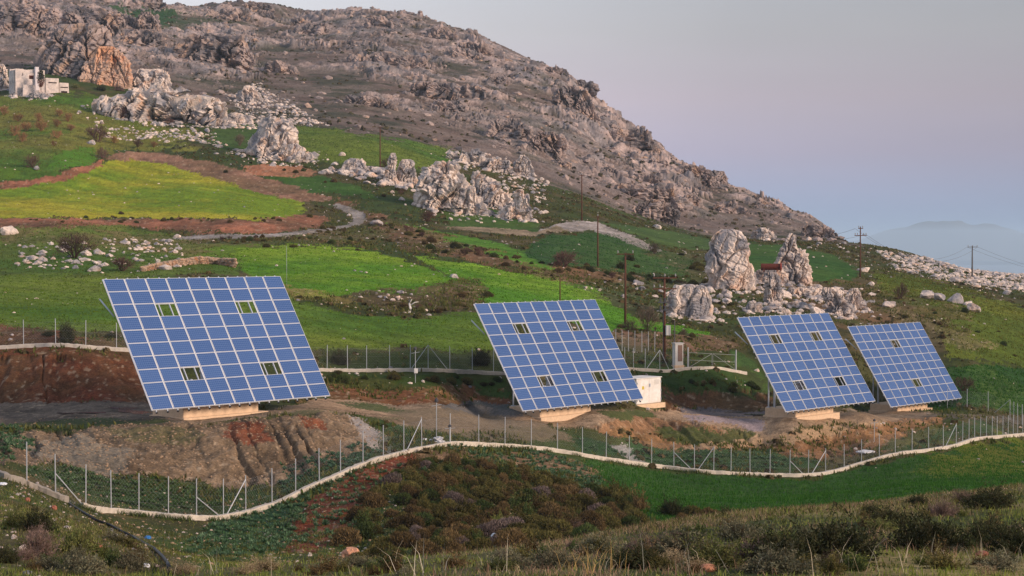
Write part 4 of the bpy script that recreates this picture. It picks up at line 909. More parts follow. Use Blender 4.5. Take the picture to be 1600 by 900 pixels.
outcrop([(480,1222,1226),(484,1218,1230),(490,1216,1230)], 'small pointed rock just above the top edge of the third array', (220, 280), .8, 13, .8)
outcrop([(356,1184,1196),(362,1176,1204),(370,1176,1212),(376,1180,1208)], 'arched rock cluster on the green field behind the monoliths', (320, 480), .8, 14, .9)
R2 = (300, 420)
outcrop([(250,680,694),(256,672,704),(266,664,712),(280,656,722),(296,656,740),(310,654,748),(324,652,756),(331,664,752)], 'large rugged limestone outcrop in the middle of the slope', R2, .7, 21, .85, strata=(.4, 0, .9), crack=.9)
outcrop([(268,738,746),(276,736,756),(288,736,776),(300,740,796),(316,742,800),(322,746,806)], 'split outcrop with a dark vertical face right of the large rugged one', R2, .7, 22, .9, strata=(.3, 0, .95), crack=1.0)
outcrop([(296,806,816),(305,800,824),(318,798,828),(336,776,834),(342,778,830)], 'lower right rock of the middle group, above the gravel track', R2, .7, 23, .9)
outcrop([(239,610,618),(250,606,618),(264,602,619),(280,600,622),(288,600,626)], 'pointed finger of rock beside the pole with step pegs', R2, .8, 24, .6)
outcrop([(249,628,640),(256,622,646),(268,618,648),(282,620,650),(288,616,648)], 'leaning paired slabs right of the pointed finger of rock', R2, .7, 25, .7, crack=.9)
outcrop([(247,548,560),(256,540,572),(268,536,580)], 'pale rounded rock left of the pole with step pegs', R2, .8, 26, .8)
outcrop([(184,424,440),(192,412,454),(204,408,458),(216,398,462),(230,386,474),(246,384,486)], 'cone of stacked grey rock on the edge of the upper green field', (380, 460), .8, 27, .85, strata=(.5, 0, .7), crack=1.0)
outcrop([(242,812,820),(255,804,828),(268,804,830),(276,806,828)], 'pink flame shaped rock at the foot of the mountain', (380, 490), .8, 28, .8, crack=1.0)
outcrop([(242,704,740),(238,750,760),(252,700,800),(264,720,800)], 'low rubbly rock band at the right end of the upper green field', (380, 480), .4, 29, .9, crack=1.0)
outcrop([(134,380,396),(142,372,402),(154,372,410),(160,376,404)], 'pale grey knob on the scree right of the banded wall', (430, 560), .8, 30, .8)
outcrop([(108,215,246),(118,208,262),(130,204,268),(142,206,272)], 'pale flat faced rock right of the orange cliff', (430, 560), .7, 31, .7)
outcrop([(150,170,215),(145,225,300),(152,160,345),(165,152,352),(180,160,354),(192,190,356)], 'long banded rock wall of tilted slabs across the left slope', (400, 500), .3, 32, .8, strata=(.5, 0, .85), crack=1.4, res=130)
outcrop([(176,362,378),(184,350,388),(192,344,394)], 'small ochre rock at the right end of the banded wall', (400, 500), .8, 33, .8)
outcrop([(36,92,150),(44,80,166),(56,66,178),(74,58,186),(96,52,194),(116,50,202),(132,54,204)], 'high broken cliff above the ruined house with a large orange scar', (430, 560), .55, 34, .8, name='cliff', cat='cliff', strata=(.3, 0, .95), crack=1.2, res=150, m=M_CLIFF, ds=18)
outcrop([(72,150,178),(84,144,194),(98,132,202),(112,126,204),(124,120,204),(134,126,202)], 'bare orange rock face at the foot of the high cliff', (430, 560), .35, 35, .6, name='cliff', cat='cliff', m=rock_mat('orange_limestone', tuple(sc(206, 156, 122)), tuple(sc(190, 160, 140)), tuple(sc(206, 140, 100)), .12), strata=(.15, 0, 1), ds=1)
outcrop([(100,0,6),(112,-6,12),(126,-10,14),(140,-10,10)], 'rock shoulder left of the ruined house at the picture edge', (430, 560), .8, 36, .8)
outcrop([(133,24,34),(140,20,40),(150,18,44)], 'reddish boulder in front of the ruined house', (420, 540), .8, 37, .7)
outcrop([(141,52,66),(146,46,74),(153,46,76)], 'rounded boulder right of the one in front of the ruined house', (420, 540), .8, 38, .7)

# crags standing out of the mountain side
for sd, ol, lb, dr in [(41,[(52,300,330),(60,284,386),(74,276,394),(92,282,396),(112,296,392),(124,310,388)],'big pink grey cliff face high on the left part of the mountain',(600,800)),
  (42,[(82,590,604),(84,560,650),(94,548,668),(104,556,672)],'pale cliff band in the middle of the mountain below its summit',(620,820)),
  (44,[(134,878,896),(144,868,912),(160,866,922),(180,878,934)],'dark crag under the step of the mountain skyline',(640,800)),
  (45,[(128,650,690),(138,640,712),(150,644,720),(160,660,716)],'split cliff in the centre of the mountain side',(560,760)),
  (46,[(206,840,866),(216,826,878),(232,830,884),(250,842,880)],'rounded crag low on the right part of the mountain',(500,700)),
  (47,[(286,960,1000),(292,930,1050),(304,920,1066),(312,940,1060)],'long pale ledge above the field at the mountain foot',(480,640)),
  (48,[(312,1010,1030),(320,990,1050),(334,984,1064),(348,990,1060)],'grey cliff at the mountain foot behind the gravel track',(450,560)),
  (49,[(350,1262,1276),(356,1252,1292),(366,1250,1306),(376,1252,1308)],'blunt crag at the seaward end of the mountain',(500,640)),
  (50,[(8,500,540),(14,110,150),(20,104,200),(34,110,210)],'',None),
  (51,[(66,720,742),(74,708,764),(86,712,780)],'crag on the skyline right of the mountain summit',(650,820)),
  (52,[(4,390,404),(9,376,424),(18,372,430)],'knob on the skyline at the left summit',(760,920)),
  (53,[(18,222,236),(26,212,246),(40,206,256),(54,214,250)],'pale crag on the grassy saddle left of the summit',(600,760)),
  (54,[(6,0,60),(16,-20,90),(34,-20,84),(50,-10,60)],'rock wall in the upper left corner of the picture',(580,720)),
  (55,[(12,120,150),(20,104,190),(34,98,206),(46,110,200)],'rock wall above the high cliff near the upper left corner',(560,720)),
  (56,[(150,560,590),(158,540,610),(170,548,620)],'low crag in the middle of the brown mountain slope',(520,680)),
  (57,[(258,1070,1090),(266,1056,1110),(280,1064,1124)],'crag on the right flank of the mountain under its skyline',(560,720))]:
    if dr: outcrop(ol, lb, dr, .35, sd, .95, name='crag', group='crags of the mountain', m=M_CLIFF, strata=(rb0.uniform(-.5, .6), 0, .8), cat='crag', crack=1.1, res=70, ds=4)

_cp = np.random.default_rng(5)
_w = np.where((MT > .5) & (DD < 840) & (PX > -20) & (PX < 1310) & (PY > 10), np.clip(crag, .12, 1)**1.5*(np.gradient(XX, axis=1)*np.gradient(YY, axis=0)), 0).ravel(); _w /= _w.sum(); _got = []
for _i in _cp.choice(NR*NC, 4000, p=_w):
    _x, _y, _d = PX.ravel()[_i], PY.ravel()[_i], DD.ravel()[_i]; _s = 18+50*_cp.random()**1.6
    if all(abs(_x-a)/(_s+c)*1.5+abs(_y-b)/(_s+c)*2.6 > 1 for a, b, c in _got): _got.append((_x, _y, _s))
    if len(_got) >= 46: break
for _j, (_x, _y, _s) in enumerate(_got):
    _hh = _s*_cp.uniform(.25, .5); _l = _cp.uniform(-.3, .3)*_s
    outcrop([(_y-_hh, _x+_l-_s*.2, _x+_l+_s*.22), (_y-_hh*.75, _x+_l*.7-_s*.42, _x+_l*.7+_s*.38), (_y-_hh*.4, _x+_l*.3-_s*.55, _x+_l*.3+_s*.6), (_y, _x-_s*.66, _x+_s*.66)], 'rough grey mauve crag among many on the rocky mountain side', (480, 900), .5, 300+_j, 1.0, name='crag', group='small crags of the mountain side', m=M_CLIFF, strata=(_cp.uniform(-.4, .7), 0, .8), cat='crag', crack=1.0, res=46, ds=2)
# boulders: angular prototypes cut by random planes
def boulder_verts(seed, sub):
    bm = bmesh.new(); bmesh.ops.create_icosphere(bm, subdivisions=sub, radius=1); P = np.array([v.co[:] for v in bm.verts]); Fs = np.array([[v.index for v in f.verts] for f in bm.faces]); bm.free()
    rg = np.random.default_rng(seed); n = rg.normal(size=(15, 3)); n /= np.linalg.norm(n, axis=1, keepdims=True); d = rg.uniform(.62, 1.0, 15)
    q = P @ n.T; r = np.where(q > .05, d/np.maximum(q, .05), 9).min(1); r = np.minimum(r, 1.25)
    if sub >= 3: r = r*(1+.24*(fbm3(P*2.4+seed, 4, seed)-.5)+.10*(rid3(P*4.5+seed, 2, seed)-.6))
    P = P*r[:, None]; P[:, 2] *= .82; return P, Fs
PROT = []
for s in range(8):
    P, Fs = boulder_verts(100+s, 4); PROT.append(mesh_np('boulder', P, Fs, [M_ROCK], smooth=False))
LOWP = [boulder_verts(200+s, 1) for s in range(8)]; MIDP = [boulder_verts(220+s, 2) for s in range(8)]
rb = random.Random(5)
def put_boulder(px, py, w, dr, label, group, hr=None):
    h = hit(px, py, *dr)[0]
    if np.isnan(h[0]): return
    k = h[1]/F; r = w*k/2
    o = link('boulder', PROT[rb.randrange(8)], None, (h[0], h[1]+r*.3, h[2]+r*(hr or .8)*.35)); o.scale = (r*rb.uniform(.95, 1.1), r*rb.uniform(.8, 1.1), r*(hr or rb.uniform(.65, 1.1))); o.rotation_euler = (rb.uniform(-.3, .3), rb.uniform(-.3, .3), rb.uniform(0, 6.28))
    tag(o, label, 'boulder', group)
def rand_in(poly, n, r=None):
    r = r or rb; xs = [p[0] for p in poly]; ys = [p[1] for p in poly]; out = []
    while len(out) < n:
        x, y = r.uniform(min(xs), max(xs)), r.uniform(min(ys), max(ys))
        if inpoly(np.array([x]), np.array([y]), poly)[0]: out.append((x, y))
    return out
CL = [
 ('pale boulder in the long rocky strip along the right skyline', 'boulders of the right skyline strip', [(1380,398),(1440,404),(1500,418),(1560,430),(1600,434),(1600,456),(1540,450),(1480,434),(1420,420)], 60, 4, 13, (260, 520)),
 ('pale boulder in the rubble around the feet of the tall monoliths', 'boulders around the monoliths', [(1096,470),(1120,458),(1190,466),(1230,462),(1300,455),(1400,478),(1380,494),(1290,496),(1210,490),(1110,492)], 50, 6, 24, (220, 330)),
 ('pale boulder in the rubble between the tall monoliths, under the rusty tank', 'boulders under the rusty tank', [(1180,436),(1236,430),(1240,446),(1190,456)], 14, 5, 13, (235, 330)),
 ('pale boulder of the row of rocks left of the pointed finger of rock', 'boulders left of the rock finger', [(495,268),(540,262),(600,268),(655,288),(650,302),(590,292),(530,278)], 42, 6, 20, (300, 430)),
 ('pale boulder of the rubble band at the right end of the upper green field', 'boulders at the end of the upper field', [(700,238),(780,236),(830,262),(850,300),(820,300),(780,266),(720,256)], 34, 4, 12, (340, 480)),
 ('pale boulder below the large rugged outcrop in mid slope', 'boulders below the mid slope outcrop', [(640,318),(700,332),(780,342),(840,330),(850,345),(780,350),(700,348)], 20, 4, 12, (290, 420)),
 ('pale stone among the low herbs at the left edge below the yellow field', 'stones below the yellow field', [(30,396),(60,400),(160,405),(168,428),(90,424),(36,414)], 24, 4, 13, (200, 300)),
 ('pale stone of the tumbled wall line below the red bank', 'stones of the tumbled wall line', [(150,374),(200,372),(280,398),(272,404),(220,394),(160,388)], 22, 4, 9, (220, 320)),
 ('pale boulder strewn on the left slope below the banded rock wall', 'boulders of the left slope', [(140,160),(210,186),(330,202),(345,218),(240,214),(160,200),(110,172)], 34, 4, 12, (380, 500)),
 ('pale rock in the rubble patch on the middle field', 'rocks of the rubble patch', [(566,458),(600,452),(650,454),(640,474),(590,472)], 14, 4, 10, (180, 250)),
 ('pale rock in the dark hollow behind the second array', 'rocks of the dark hollow', [(890,440),(960,430),(1060,440),(1060,466),(980,470),(900,458)], 16, 5, 14, (210, 310)),
 ('pale boulder on the skyline saddle between mountain and far pole', 'boulders on the saddle', [(1262,374),(1340,384),(1400,396),(1400,404),(1330,398),(1262,388)], 14, 4, 11, (300, 480)),
]
for lb, gp, poly, n, s0, s1, dr in CL:
    for x, y in rand_in(poly, n): put_boulder(x, y, s0+(s1-s0)*rb.random()**2, dr, lb, gp)
ONE = [(12,366,28,(240,330),'smooth pale boulder at the left edge under the yellow field'),(57,265,10,(300,420),'small white boulder on the left bank above the yellow field'),(142,225,12,(350,470),'white boulder under the big purple bush'),(48,406,14,(200,300),'pale pointed stone at the left end of the herb slope'),(118,412,13,(200,300),'pale stone under the large brown bush'),
 (1447,466,22,(230,330),'leftmost boulder of the row on the right slope'),(1468,469,24,(230,330),'second boulder from the left in the row on the right slope'),(1494,473,28,(230,330),'middle boulder of the row on the right slope'),(1512,478,16,(230,330),'smaller grey boulder in the row on the right slope'),(1522,487,28,(230,330),'rightmost boulder of the row on the right slope'),
 (1350,424,16,(270,360),'pointed boulder beside the double crossarm pole'),(1362,446,11,(260,340),'round boulder on the slope below the double crossarm pole'),(1492,440,16,(280,420),'large boulder at the lower edge of the skyline strip, below the grey pole'),(1574,460,15,(250,420),'lone boulder on the grass at the right end of the skyline strip'),(710,434,14,(220,270),'white boulder at the upper corner of the rubble patch on the middle field'),
 (664,487,9,(180,230),'round stone right of the bleached stump'),(1183,580,9,(180,230),'round stone on the grass left of the third array'),(545,337,6,(260,380),'small stone beside the bend of the gravel track'),(588,352,20,(260,360),'boulder at the outer side of the bend in the gravel track'),(1026,357,12,(320,440),'lone boulder on the strip of field at the mountain foot'),
 (36,858,14,(30,80),'tan stone on the slope between shrubs at lower left'),(22,842,12,(30,80),'grey stone at the left edge among shrubs'),(1012,640,8,(150,180),'small stone at the foot of the white cabinet'),(1210,440,10,(230,330),'small block resting against the jagged blades')]
for x, y, w_, dr, lb in ONE: put_boulder(x, y, w_, dr, lb, None)
# loose stone nobody could count
def scatter_rocks(name, P, R, protos, m, squash=.8):
    Vs, Fs, o = [], [], 0
    for p, r in zip(P, R):
        v, f = protos[rb.randrange(len(protos))]; a = rb.uniform(0, 6.28); c, s = math.cos(a), math.sin(a)
        v = v @ np.array([[c, s, 0], [-s, c, 0], [0, 0, 1]])*np.array([rb.uniform(.8, 1.25), 1, rb.uniform(.6, 1.1)])*r+p; Vs.append(v); Fs.append(f+o); o += len(v)
    return tag(link(name, mesh_np(name, np.concatenate(Vs), np.concatenate(Fs), [m], smooth=False)), kind='stuff')
rg = np.random.default_rng(3)
def gpts(n, prob, sel):
    "n random ground points, weight prob per grid node"
    A = np.gradient(XX, axis=1)*np.gradient(YY, axis=0); wgt = np.where(sel, prob*A, 0).ravel(); wgt /= wgt.sum()
    i = rg.choice(NR*NC, n, p=wgt); x = XX.ravel()[i]*(1+rg.normal(0, .0006, n)); y = YY.ravel()[i]*(1+rg.normal(0, .0012, n)); return np.stack([x, y, H(x, y)], 1), i
INF = (GX[None] > -80) & (GX[None] < 1680)
P, i = gpts(5200, np.clip(crag, 0, 1)**2+.10, (MT > .5) & (DD < 930) & INF); scatter_rocks('mountain_scree', P, .3+1.4*rg.random(len(P))**3, LOWP, M_CLIFF)
scr = mask([(350,150),(400,132),(450,160),(510,196),(460,196),(380,180)], (400, 600), 6)+mask([(140,200),(330,205),(350,225),(250,222),(160,214)], (380, 520), 6)
scr += mask([(1370,392),(1440,402),(1500,416),(1600,430),(1700,440),(1700,462),(1600,458),(1540,452),(1470,438),(1400,420)], (260, 520), 4)
scr += .35*mask([(695,234),(790,232),(850,280),(860,330),(800,345),(740,330),(780,280),(720,262)], (300, 480), 8)+.4*mask([(495,262),(650,280),(650,302),(520,280)], (300, 430), 6)+.3*mask([(1060,450),(1370,450),(1370,496),(1060,496)], (215, 330), 8)+.25*mask([(20,380),(280,372),(300,420),(20,425)], (200, 310), 8)
P, i = gpts(5200, np.clip(scr, 0, 1), (scr > 0) & (DD < 620)); scatter_rocks('scattered_stones', P, .16+.75*rg.random(len(P))**2.5, LOWP, M_ROCK)
P, i = gpts(3000, .12+np.clip((fbm2(XX/9, YY/9, 4, 321)-.5)*6, 0, 1)*(GREENW < .3), (DD > 150) & (DD < 470) & (MT < .5) & (BARE < .5) & INF); scatter_rocks('field_stones', P, .06+.26*rg.random(len(P))**3, LOWP, M_ROCK)
emb = (EB > .5)*1.0+.25*((DD > 60) & (DD < 130) & (GREENW < .2))
P, i = gpts(10000, emb, (emb > 0) & INF); scatter_rocks('gravel', P, .02+.10*rg.random(len(P))**3, LOWP, mat('embankment_gravel', sc(146, 122, 98), .95, 0, .3, 2.0))
# the dry-stone wall above the nearest array
wl = [(222,424),(250,419),(280,415),(310,412),(340,412),(368,418)]; wt = [(222,418),(250,411),(280,406),(310,402),(340,404),(368,405)]
Vs, Fs, o = [], [], 0; org = None
for x in np.arange(222, 369, 1.5):
    yb, yt = poly_y(wl, x), poly_y(wt, x); b0 = hit1(x, yb, 200, 275); k = b0.y/F; org = org or b0
    n = max(2, int((yb-yt)/2.6))
    for j in range(n+1):
        v, f = LOWP[rb.randrange(8)]; r = rb.uniform(.17, .36); c = np.array(b0-org)+np.array([rb.uniform(-.1, .1), rb.uniform(-.25, .3), (j/n)*(yb-yt)*k-.05]); Vs.append(v*r*np.array([1.3, 1.2, .95])+c); Fs.append(f+o); o += len(v)
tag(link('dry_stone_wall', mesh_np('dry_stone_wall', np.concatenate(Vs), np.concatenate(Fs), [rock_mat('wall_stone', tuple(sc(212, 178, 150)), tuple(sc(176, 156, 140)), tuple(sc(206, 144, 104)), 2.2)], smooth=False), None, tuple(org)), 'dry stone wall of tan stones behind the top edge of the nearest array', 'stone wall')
# far island beyond the sea
n = 90; a = np.linspace(-1, 1, n); rows = []
for f in np.linspace(0, 1, 24):
    D = 23000+9000*f; hgt = np.clip(1-np.abs(a)**1.35, 0, 1)*(.62+.5*fbm2(a*3+4, np.full(n, f*3), 4, 8))*math.sin(math.pi*min(1, f*1.1+.02))**.8
    rows.append(np.stack([D*((1500-800)/F+a*.105), np.full(n, D), -262-10+hgt*640], 1))
i = np.arange(24*n).reshape(24, n)
tag(link('island', mesh_np('island', np.concatenate(rows), np.stack([i[:-1, :-1], i[:-1, 1:], i[1:, 1:], i[1:, :-1]], -1).reshape(-1, 4), [mat('far_land', (.10, .10, .09), .95)], smooth=True)), kind='structure')

# rubble heaped round the foot of the mast
q = hit1(684, 691, 118, 142); P = np.array(q)+np.stack([rg.normal(0, .38, 46), rg.normal(0, .3, 46), np.zeros(46)], 1); P[:, 2] = H(P[:, 0], P[:, 1])+np.clip(.45-.6*np.hypot(P[:, 0]-q.x, P[:, 1]-q.y), 0, .5)*rg.random(46)
Vs, Fs, o = [], [], 0
for p_, r in zip(P, .06+.16*rg.random(46)):
    v, f = MIDP[rb.randrange(8)]; Vs.append(v*r*np.array([1.2, 1, .9])+p_-np.array(q)); Fs.append(f+o); o += len(v)
tag(link('rubble_heap', mesh_np('rubble_heap', np.concatenate(Vs), np.concatenate(Fs), [M_LIME], smooth=False), None, q), 'heap of white lime rubble around the foot of the instrument mast', 'rubble')

# broken rock lying around the feet of the outcrops
Ps, Rs = [], []
for fx, fy, fw, fd, lim in FEET:
    if not lim: continue
    n_ = int(16+fw*14); a = rg.uniform(0, 6.283, n_); q = 1+np.abs(rg.normal(0, .38, n_)); x = fx+np.cos(a)*fw*q; y = fy+np.sin(a)*(fw*fd+1)*q
    Ps.append(np.stack([x, y, H(x, y)], 1)); Rs.append(.15+.85*rg.random(n_)**2.6*min(1.2, .5+fw/6))
scatter_rocks('outcrop_rubble', np.concatenate(Ps), np.concatenate(Rs), MIDP, M_ROCK)
P, i = gpts(1500, np.ones(XX.shape), (DD > 45) & (DD < 108) & (PX < 620) & (PX > -70) & (PY > 740)); scatter_rocks('slope_pebbles', P, .02+.12*rg.random(len(P))**4, LOWP, M_ROCK)
# ---------------------------------------------------------------- plants
M_LEAF = mat('foliage', (0, 0, 0), .85, attr=True, rnd=.34, spec=.15, transl=.2); M_GRASS = mat('grass_blades', (0, 0, 0), .85, attr=True, spec=.1, transl=.3); M_BARK = mat('bark', sc(84, 66, 54), .95, 0, .3, 6.0)
def blades(P, Hh, Wd, lean, colr, rg_, seg=2):
    "tapering blades rooted at P: (V, F, face colours)"
    n = len(P); a = rg_.uniform(0, 6.283, n); b = rg_.uniform(0, 6.283, n)
    side = np.stack([np.cos(a), np.sin(a), np.zeros(n)], 1)*Wd[:, None]/2
    ln = np.stack([np.cos(b), np.sin(b), np.zeros(n)], 1)*(lean*Hh)[:, None]
    up = np.stack([np.zeros(n), np.zeros(n), Hh], 1)
    m = P+ln*.35+up*.55; t = P+ln+up*(1-.25*lean[:, None])
    V = np.stack([P-side, P+side, m-side*.7, m+side*.7, t], 1).reshape(-1, 3)
    o = (np.arange(n)*5)[:, None]
    Fc = np.concatenate([o+[0, 1, 3], o+[0, 3, 2], o+[2, 3, 4]], 1).reshape(-1, 3)
    return V, Fc, np.repeat(colr, 3, axis=0)
def leafmesh(name, P, Dr, L, Wd, colr, rg_, m=None):
    "free leaf triangles at P pointing along Dr"
    n = len(P); s = np.cross(Dr, rg_.normal(size=(n, 3))); s /= np.linalg.norm(s, axis=1, keepdims=True)+1e-9
    q = P+Dr*L[:, None]*.55
    V = np.stack([P, q-s*Wd[:, None]/2, P+Dr*L[:, None], q+s*Wd[:, None]/2], 1).reshape(-1, 3)
    Fc = (np.arange(n)*4)[:, None]+np.array([0, 1, 2, 3])
    return mesh_np(name, V, Fc, [m or M_LEAF], fcol=colr)
def pick(cols, n, rg_, var=.25):
    c = np.array([sc(*q) for q in cols]); w_ = rg_.dirichlet(np.ones(len(c))*.8, n) if len(c) > 1 else np.ones((n, 1))
    return (w_ @ c)*(1+var*(rg_.random((n, 1))*2-1))
def cushion(seed, cols, n=1700, flat=.75, leaf=.16, core=(46, 40, 30), spiky=.5, lumps=5, wid=.22):
    "round dwarf shrub: leaf clumps over an uneven dome around a twiggy core; radius 1"
    rg_ = np.random.default_rng(seed); d = rg_.normal(size=(n, 3)); d[:, 2] = np.abs(d[:, 2])*1.1-.12; d /= np.linalg.norm(d, axis=1, keepdims=True)
    lc = rg_.normal(size=(lumps, 3)); lc[:, 2] = np.abs(lc[:, 2])*.6; lc /= np.linalg.norm(lc, axis=1, keepdims=True)
    lum = np.max(np.clip(d @ lc.T, 0, 1)**3*rg_.uniform(.5, 1, lumps), axis=1)
    r = (.66+.34*lum)*(1-.30*rg_.random(n)**2.2)*(1+.12*(fbm3(d*3+seed, 2, seed)-.5)); P = d*r[:, None]; P[:, 2] *= flat
    Dr = d*spiky+rg_.normal(size=(n, 3))*(1-spiky)*.8+np.array([0, 0, .25]); Dr /= np.linalg.norm(Dr, axis=1, keepdims=True)
    c = pick(cols, n, rg_)
    me = leafmesh('shrub', P-Dr*leaf*.4, Dr, leaf*rg_.uniform(.6, 1.4, n), leaf*wid*rg_.uniform(.7, 1.4, n), c, rg_)
    bm = bmesh.new(); bm.from_mesh(me); cl = bm.loops.layers.float_color['Col']; k0 = len(bm.faces)
    rs = bmesh.ops.create_icosphere(bm, subdivisions=3, radius=1)
    for v in rs['verts']:
        q = np.array(v.co[:]); l = np.max(np.clip(q @ lc.T, 0, 1)**3*.8); v.co = Vector(q*(.52+.28*l)*np.array([1, 1, flat]))
    bm.faces.ensure_lookup_table(); cc_ = sc(*core)
    for f in bm.faces[k0:]:
        for lp in f.loops: lp[cl] = (*cc_, 1)
    bm.to_mesh(me); bm.free(); return me
def sprigs(seed, cols, ns=150, per=34, flat=.62, leaf=.07, wid=.4, core=(60, 54, 38), stemc=(110, 92, 72)):
    "ragged low shrub: many leafy stems of unequal length fanning out from the foot; radius 1"
    rg_ = np.random.default_rng(seed); d = rg_.normal(size=(ns, 3)); d[:, 2] = np.abs(d[:, 2])*.9+.12; d /= np.linalg.norm(d, axis=1, keepdims=True)
    az_ = np.arctan2(d[:, 1], d[:, 0]); lob = .72+.28*np.sin(az_*2+seed)*np.cos(az_*3+seed*2)
    L_ = lob*rg_.uniform(.45, 1.1, ns); bend = rg_.normal(size=(ns, 3))*.16+np.array([0, 0, .12])
    t = rg_.random((ns, per))**.6*.9+.1; P = (d[:, None]*t[..., None]+bend[:, None]*(t**2)[..., None])*L_[:, None, None]; P = P+rg_.normal(size=P.shape)*.035; P = P.reshape(-1, 3)
    Dr = np.repeat(d, per, axis=0)*.5+rg_.normal(size=P.shape)*.6+np.array([0, 0, .2]); Dr /= np.linalg.norm(Dr, axis=1, keepdims=True); n = len(P)
    cs = np.repeat(pick(cols, ns, rg_, .3), per, axis=0)*(1+.3*(rg_.random((n, 1))-.5)); P[:, 2] *= flat/.7
    q = P[::3]*0+np.repeat((d*.02), per, axis=0)[::3]
    me = leafmesh('shrub', np.concatenate([P, q[::6]]), np.concatenate([Dr, np.repeat(d, per, axis=0)[::3][::6]]), np.concatenate([leaf*rg_.uniform(.6, 1.5, n), np.repeat(L_, per)[::3][::6]*.95]), np.concatenate([leaf*wid*rg_.uniform(.7, 1.4, n), np.full(len(q[::6]), .02)]), np.concatenate([cs, np.tile(sc(*stemc), (len(q[::6]), 1))]), rg_)
    return me
def twiggy(seed, cols, n=520, h=1.0, spread=.9, r=.012, fine=900):
    "leafless bush: stems that fork outwards and a haze of fine twigs; height about 1"
    rg_ = np.random.default_rng(seed); tips = []; segs = []
    for _ in range(14):
        a = rg_.uniform(0, 6.28); d = np.array([math.cos(a)*spread*rg_.uniform(.2, 1), math.sin(a)*spread*rg_.uniform(.2, 1), 1.0]); d /= np.linalg.norm(d); tips.append((np.array([math.cos(a), math.sin(a), 0])*.1*rg_.random(), d, r*2.2, 0))
    while tips and len(segs) < n:
        p, d, rr, g_ = tips.pop(0); L_ = rg_.uniform(.14, .30); q = p+d*L_; segs.append((p, q, rr))
        if g_ < 4:
            for _ in range(2 if rg_.random() < .8 else 3):
                e = d+rg_.normal(size=3)*.42; e[2] += .08; e /= np.linalg.norm(e); tips.append((q, e, rr*.7, g_+1))
    V, Fs = [], []
    for p, q, rr in segs:
        d = q-p; d /= np.linalg.norm(d); a = np.cross(d, [.3, .9, .2]); a /= np.linalg.norm(a); c = np.cross(d, a); o = len(V)
        for e, k in ((p, 1.), (q, .7)):
            for t in range(3): V.append(e+rr*k*(a*math.cos(t*2.094)+c*math.sin(t*2.094)))
        for t in range(3): Fs.append((o+t, o+(t+1) % 3, o+3+(t+1) % 3, o+3+t))
    E_ = np.array([s[1] for s in segs]); i = rg_.integers(len(E_)//4, len(E_), fine); P = E_[i]+rg_.normal(size=(fine, 3))*.03
    D_ = P-np.array([0, 0, .15]); D_ /= np.linalg.norm(D_, axis=1, keepdims=True); D_ = D_+rg_.normal(size=(fine, 3))*.6; D_ /= np.linalg.norm(D_, axis=1, keepdims=True)
    L_ = rg_.uniform(.06, .16, fine); s = np.cross(D_, rg_.normal(size=(fine, 3))); s /= np.linalg.norm(s, axis=1, keepdims=True); w_ = .010
    o = len(V); V2 = np.stack([P-s*w_, P+s*w_, P+D_*L_[:, None]+s*w_*.4, P+D_*L_[:, None]-s*w_*.4], 1).reshape(-1, 3)
    V = np.concatenate([np.array(V), V2]); Fs = np.concatenate([np.array(Fs), o+(np.arange(fine)*4)[:, None]+np.array([0, 1, 2, 3])])
    V[:, 2] *= h
    return mesh_np('bush', V, Fs, [M_LEAF], fcol=pick(cols, len(Fs), rg_, .3))
OLIVE = [(92,84,46),(70,74,38),(110,100,60)]; BROWN = [(98,80,52),(78,66,42),(118,98,68)]; GREEN = [(54,70,38),(66,80,40),(80,88,50)]; DKGR = [(46,54,32),(58,62,38),(74,70,46)]; MAUVE = [(116,100,98),(94,82,82),(136,120,108)]; GREY = [(112,110,88),(90,92,70),(130,122,96)]
SH_OL = [cushion(10+i, OLIVE) for i in range(4)]; SH_BR = [cushion(20+i, BROWN) for i in range(4)]; SH_GR = [cushion(30+i, GREEN) for i in range(3)]; SH_MV = [cushion(40+i, MAUVE) for i in range(2)]
BIG_DK = [sprigs(50+i, DKGR, 330, 46) for i in range(3)]; BIG_GY = [sprigs(60+i, GREY, 230, 38, .55) for i in range(3)]; BIG_MV = [sprigs(70+i, [(112,90,82),(92,76,70),(132,112,100)], 260, 34, .6, .09, .14) for i in range(2)]; BIG_OL = [sprigs(80+i, [(96,100,54),(78,90,46),(122,116,72)], 230, 40, .58) for i in range(2)]
SP_SM = [sprigs(90+i, [OLIVE, BROWN, GREEN, [(110,112,60),(84,100,48)]][i], 90, 22, .75, .13, .3) for i in range(4)]
SP_ST = sprigs(99, [(166,146,112),(140,120,92),(186,164,130)], 110, 20, .8, .10, .14)
TW_PU = [twiggy(1+i, [(98,72,66),(80,60,54),(116,88,78)]) for i in range(3)]; TW_OR = [twiggy(5+i, [(150,108,76),(126,92,66),(160,124,92)], 380, .9, 1.1) for i in range(3)]; TW_GY = [twiggy(9+i, [(112,98,84),(92,80,68)]) for i in range(2)]
rp_ = random.Random(9)
def plant(me, px, py, w_, dr, label, group, name='shrub', cat='shrub', hr=1.0, sink=.06):
    h = hit(px, py, *dr)[0]
    if np.isnan(h[0]): return None
    r = w_*h[1]/F/2; o = link(name, me, None, (h[0], h[1]+r*.25, float(H(h[0], h[1]+r*.25))-r*sink)); o.scale = (r, r*rp_.uniform(.85, 1.1), r*hr*rp_.uniform(.9, 1.1)); o.rotation_euler = (0, 0, rp_.uniform(0, 6.28))
    return tag(o, label, cat, group)
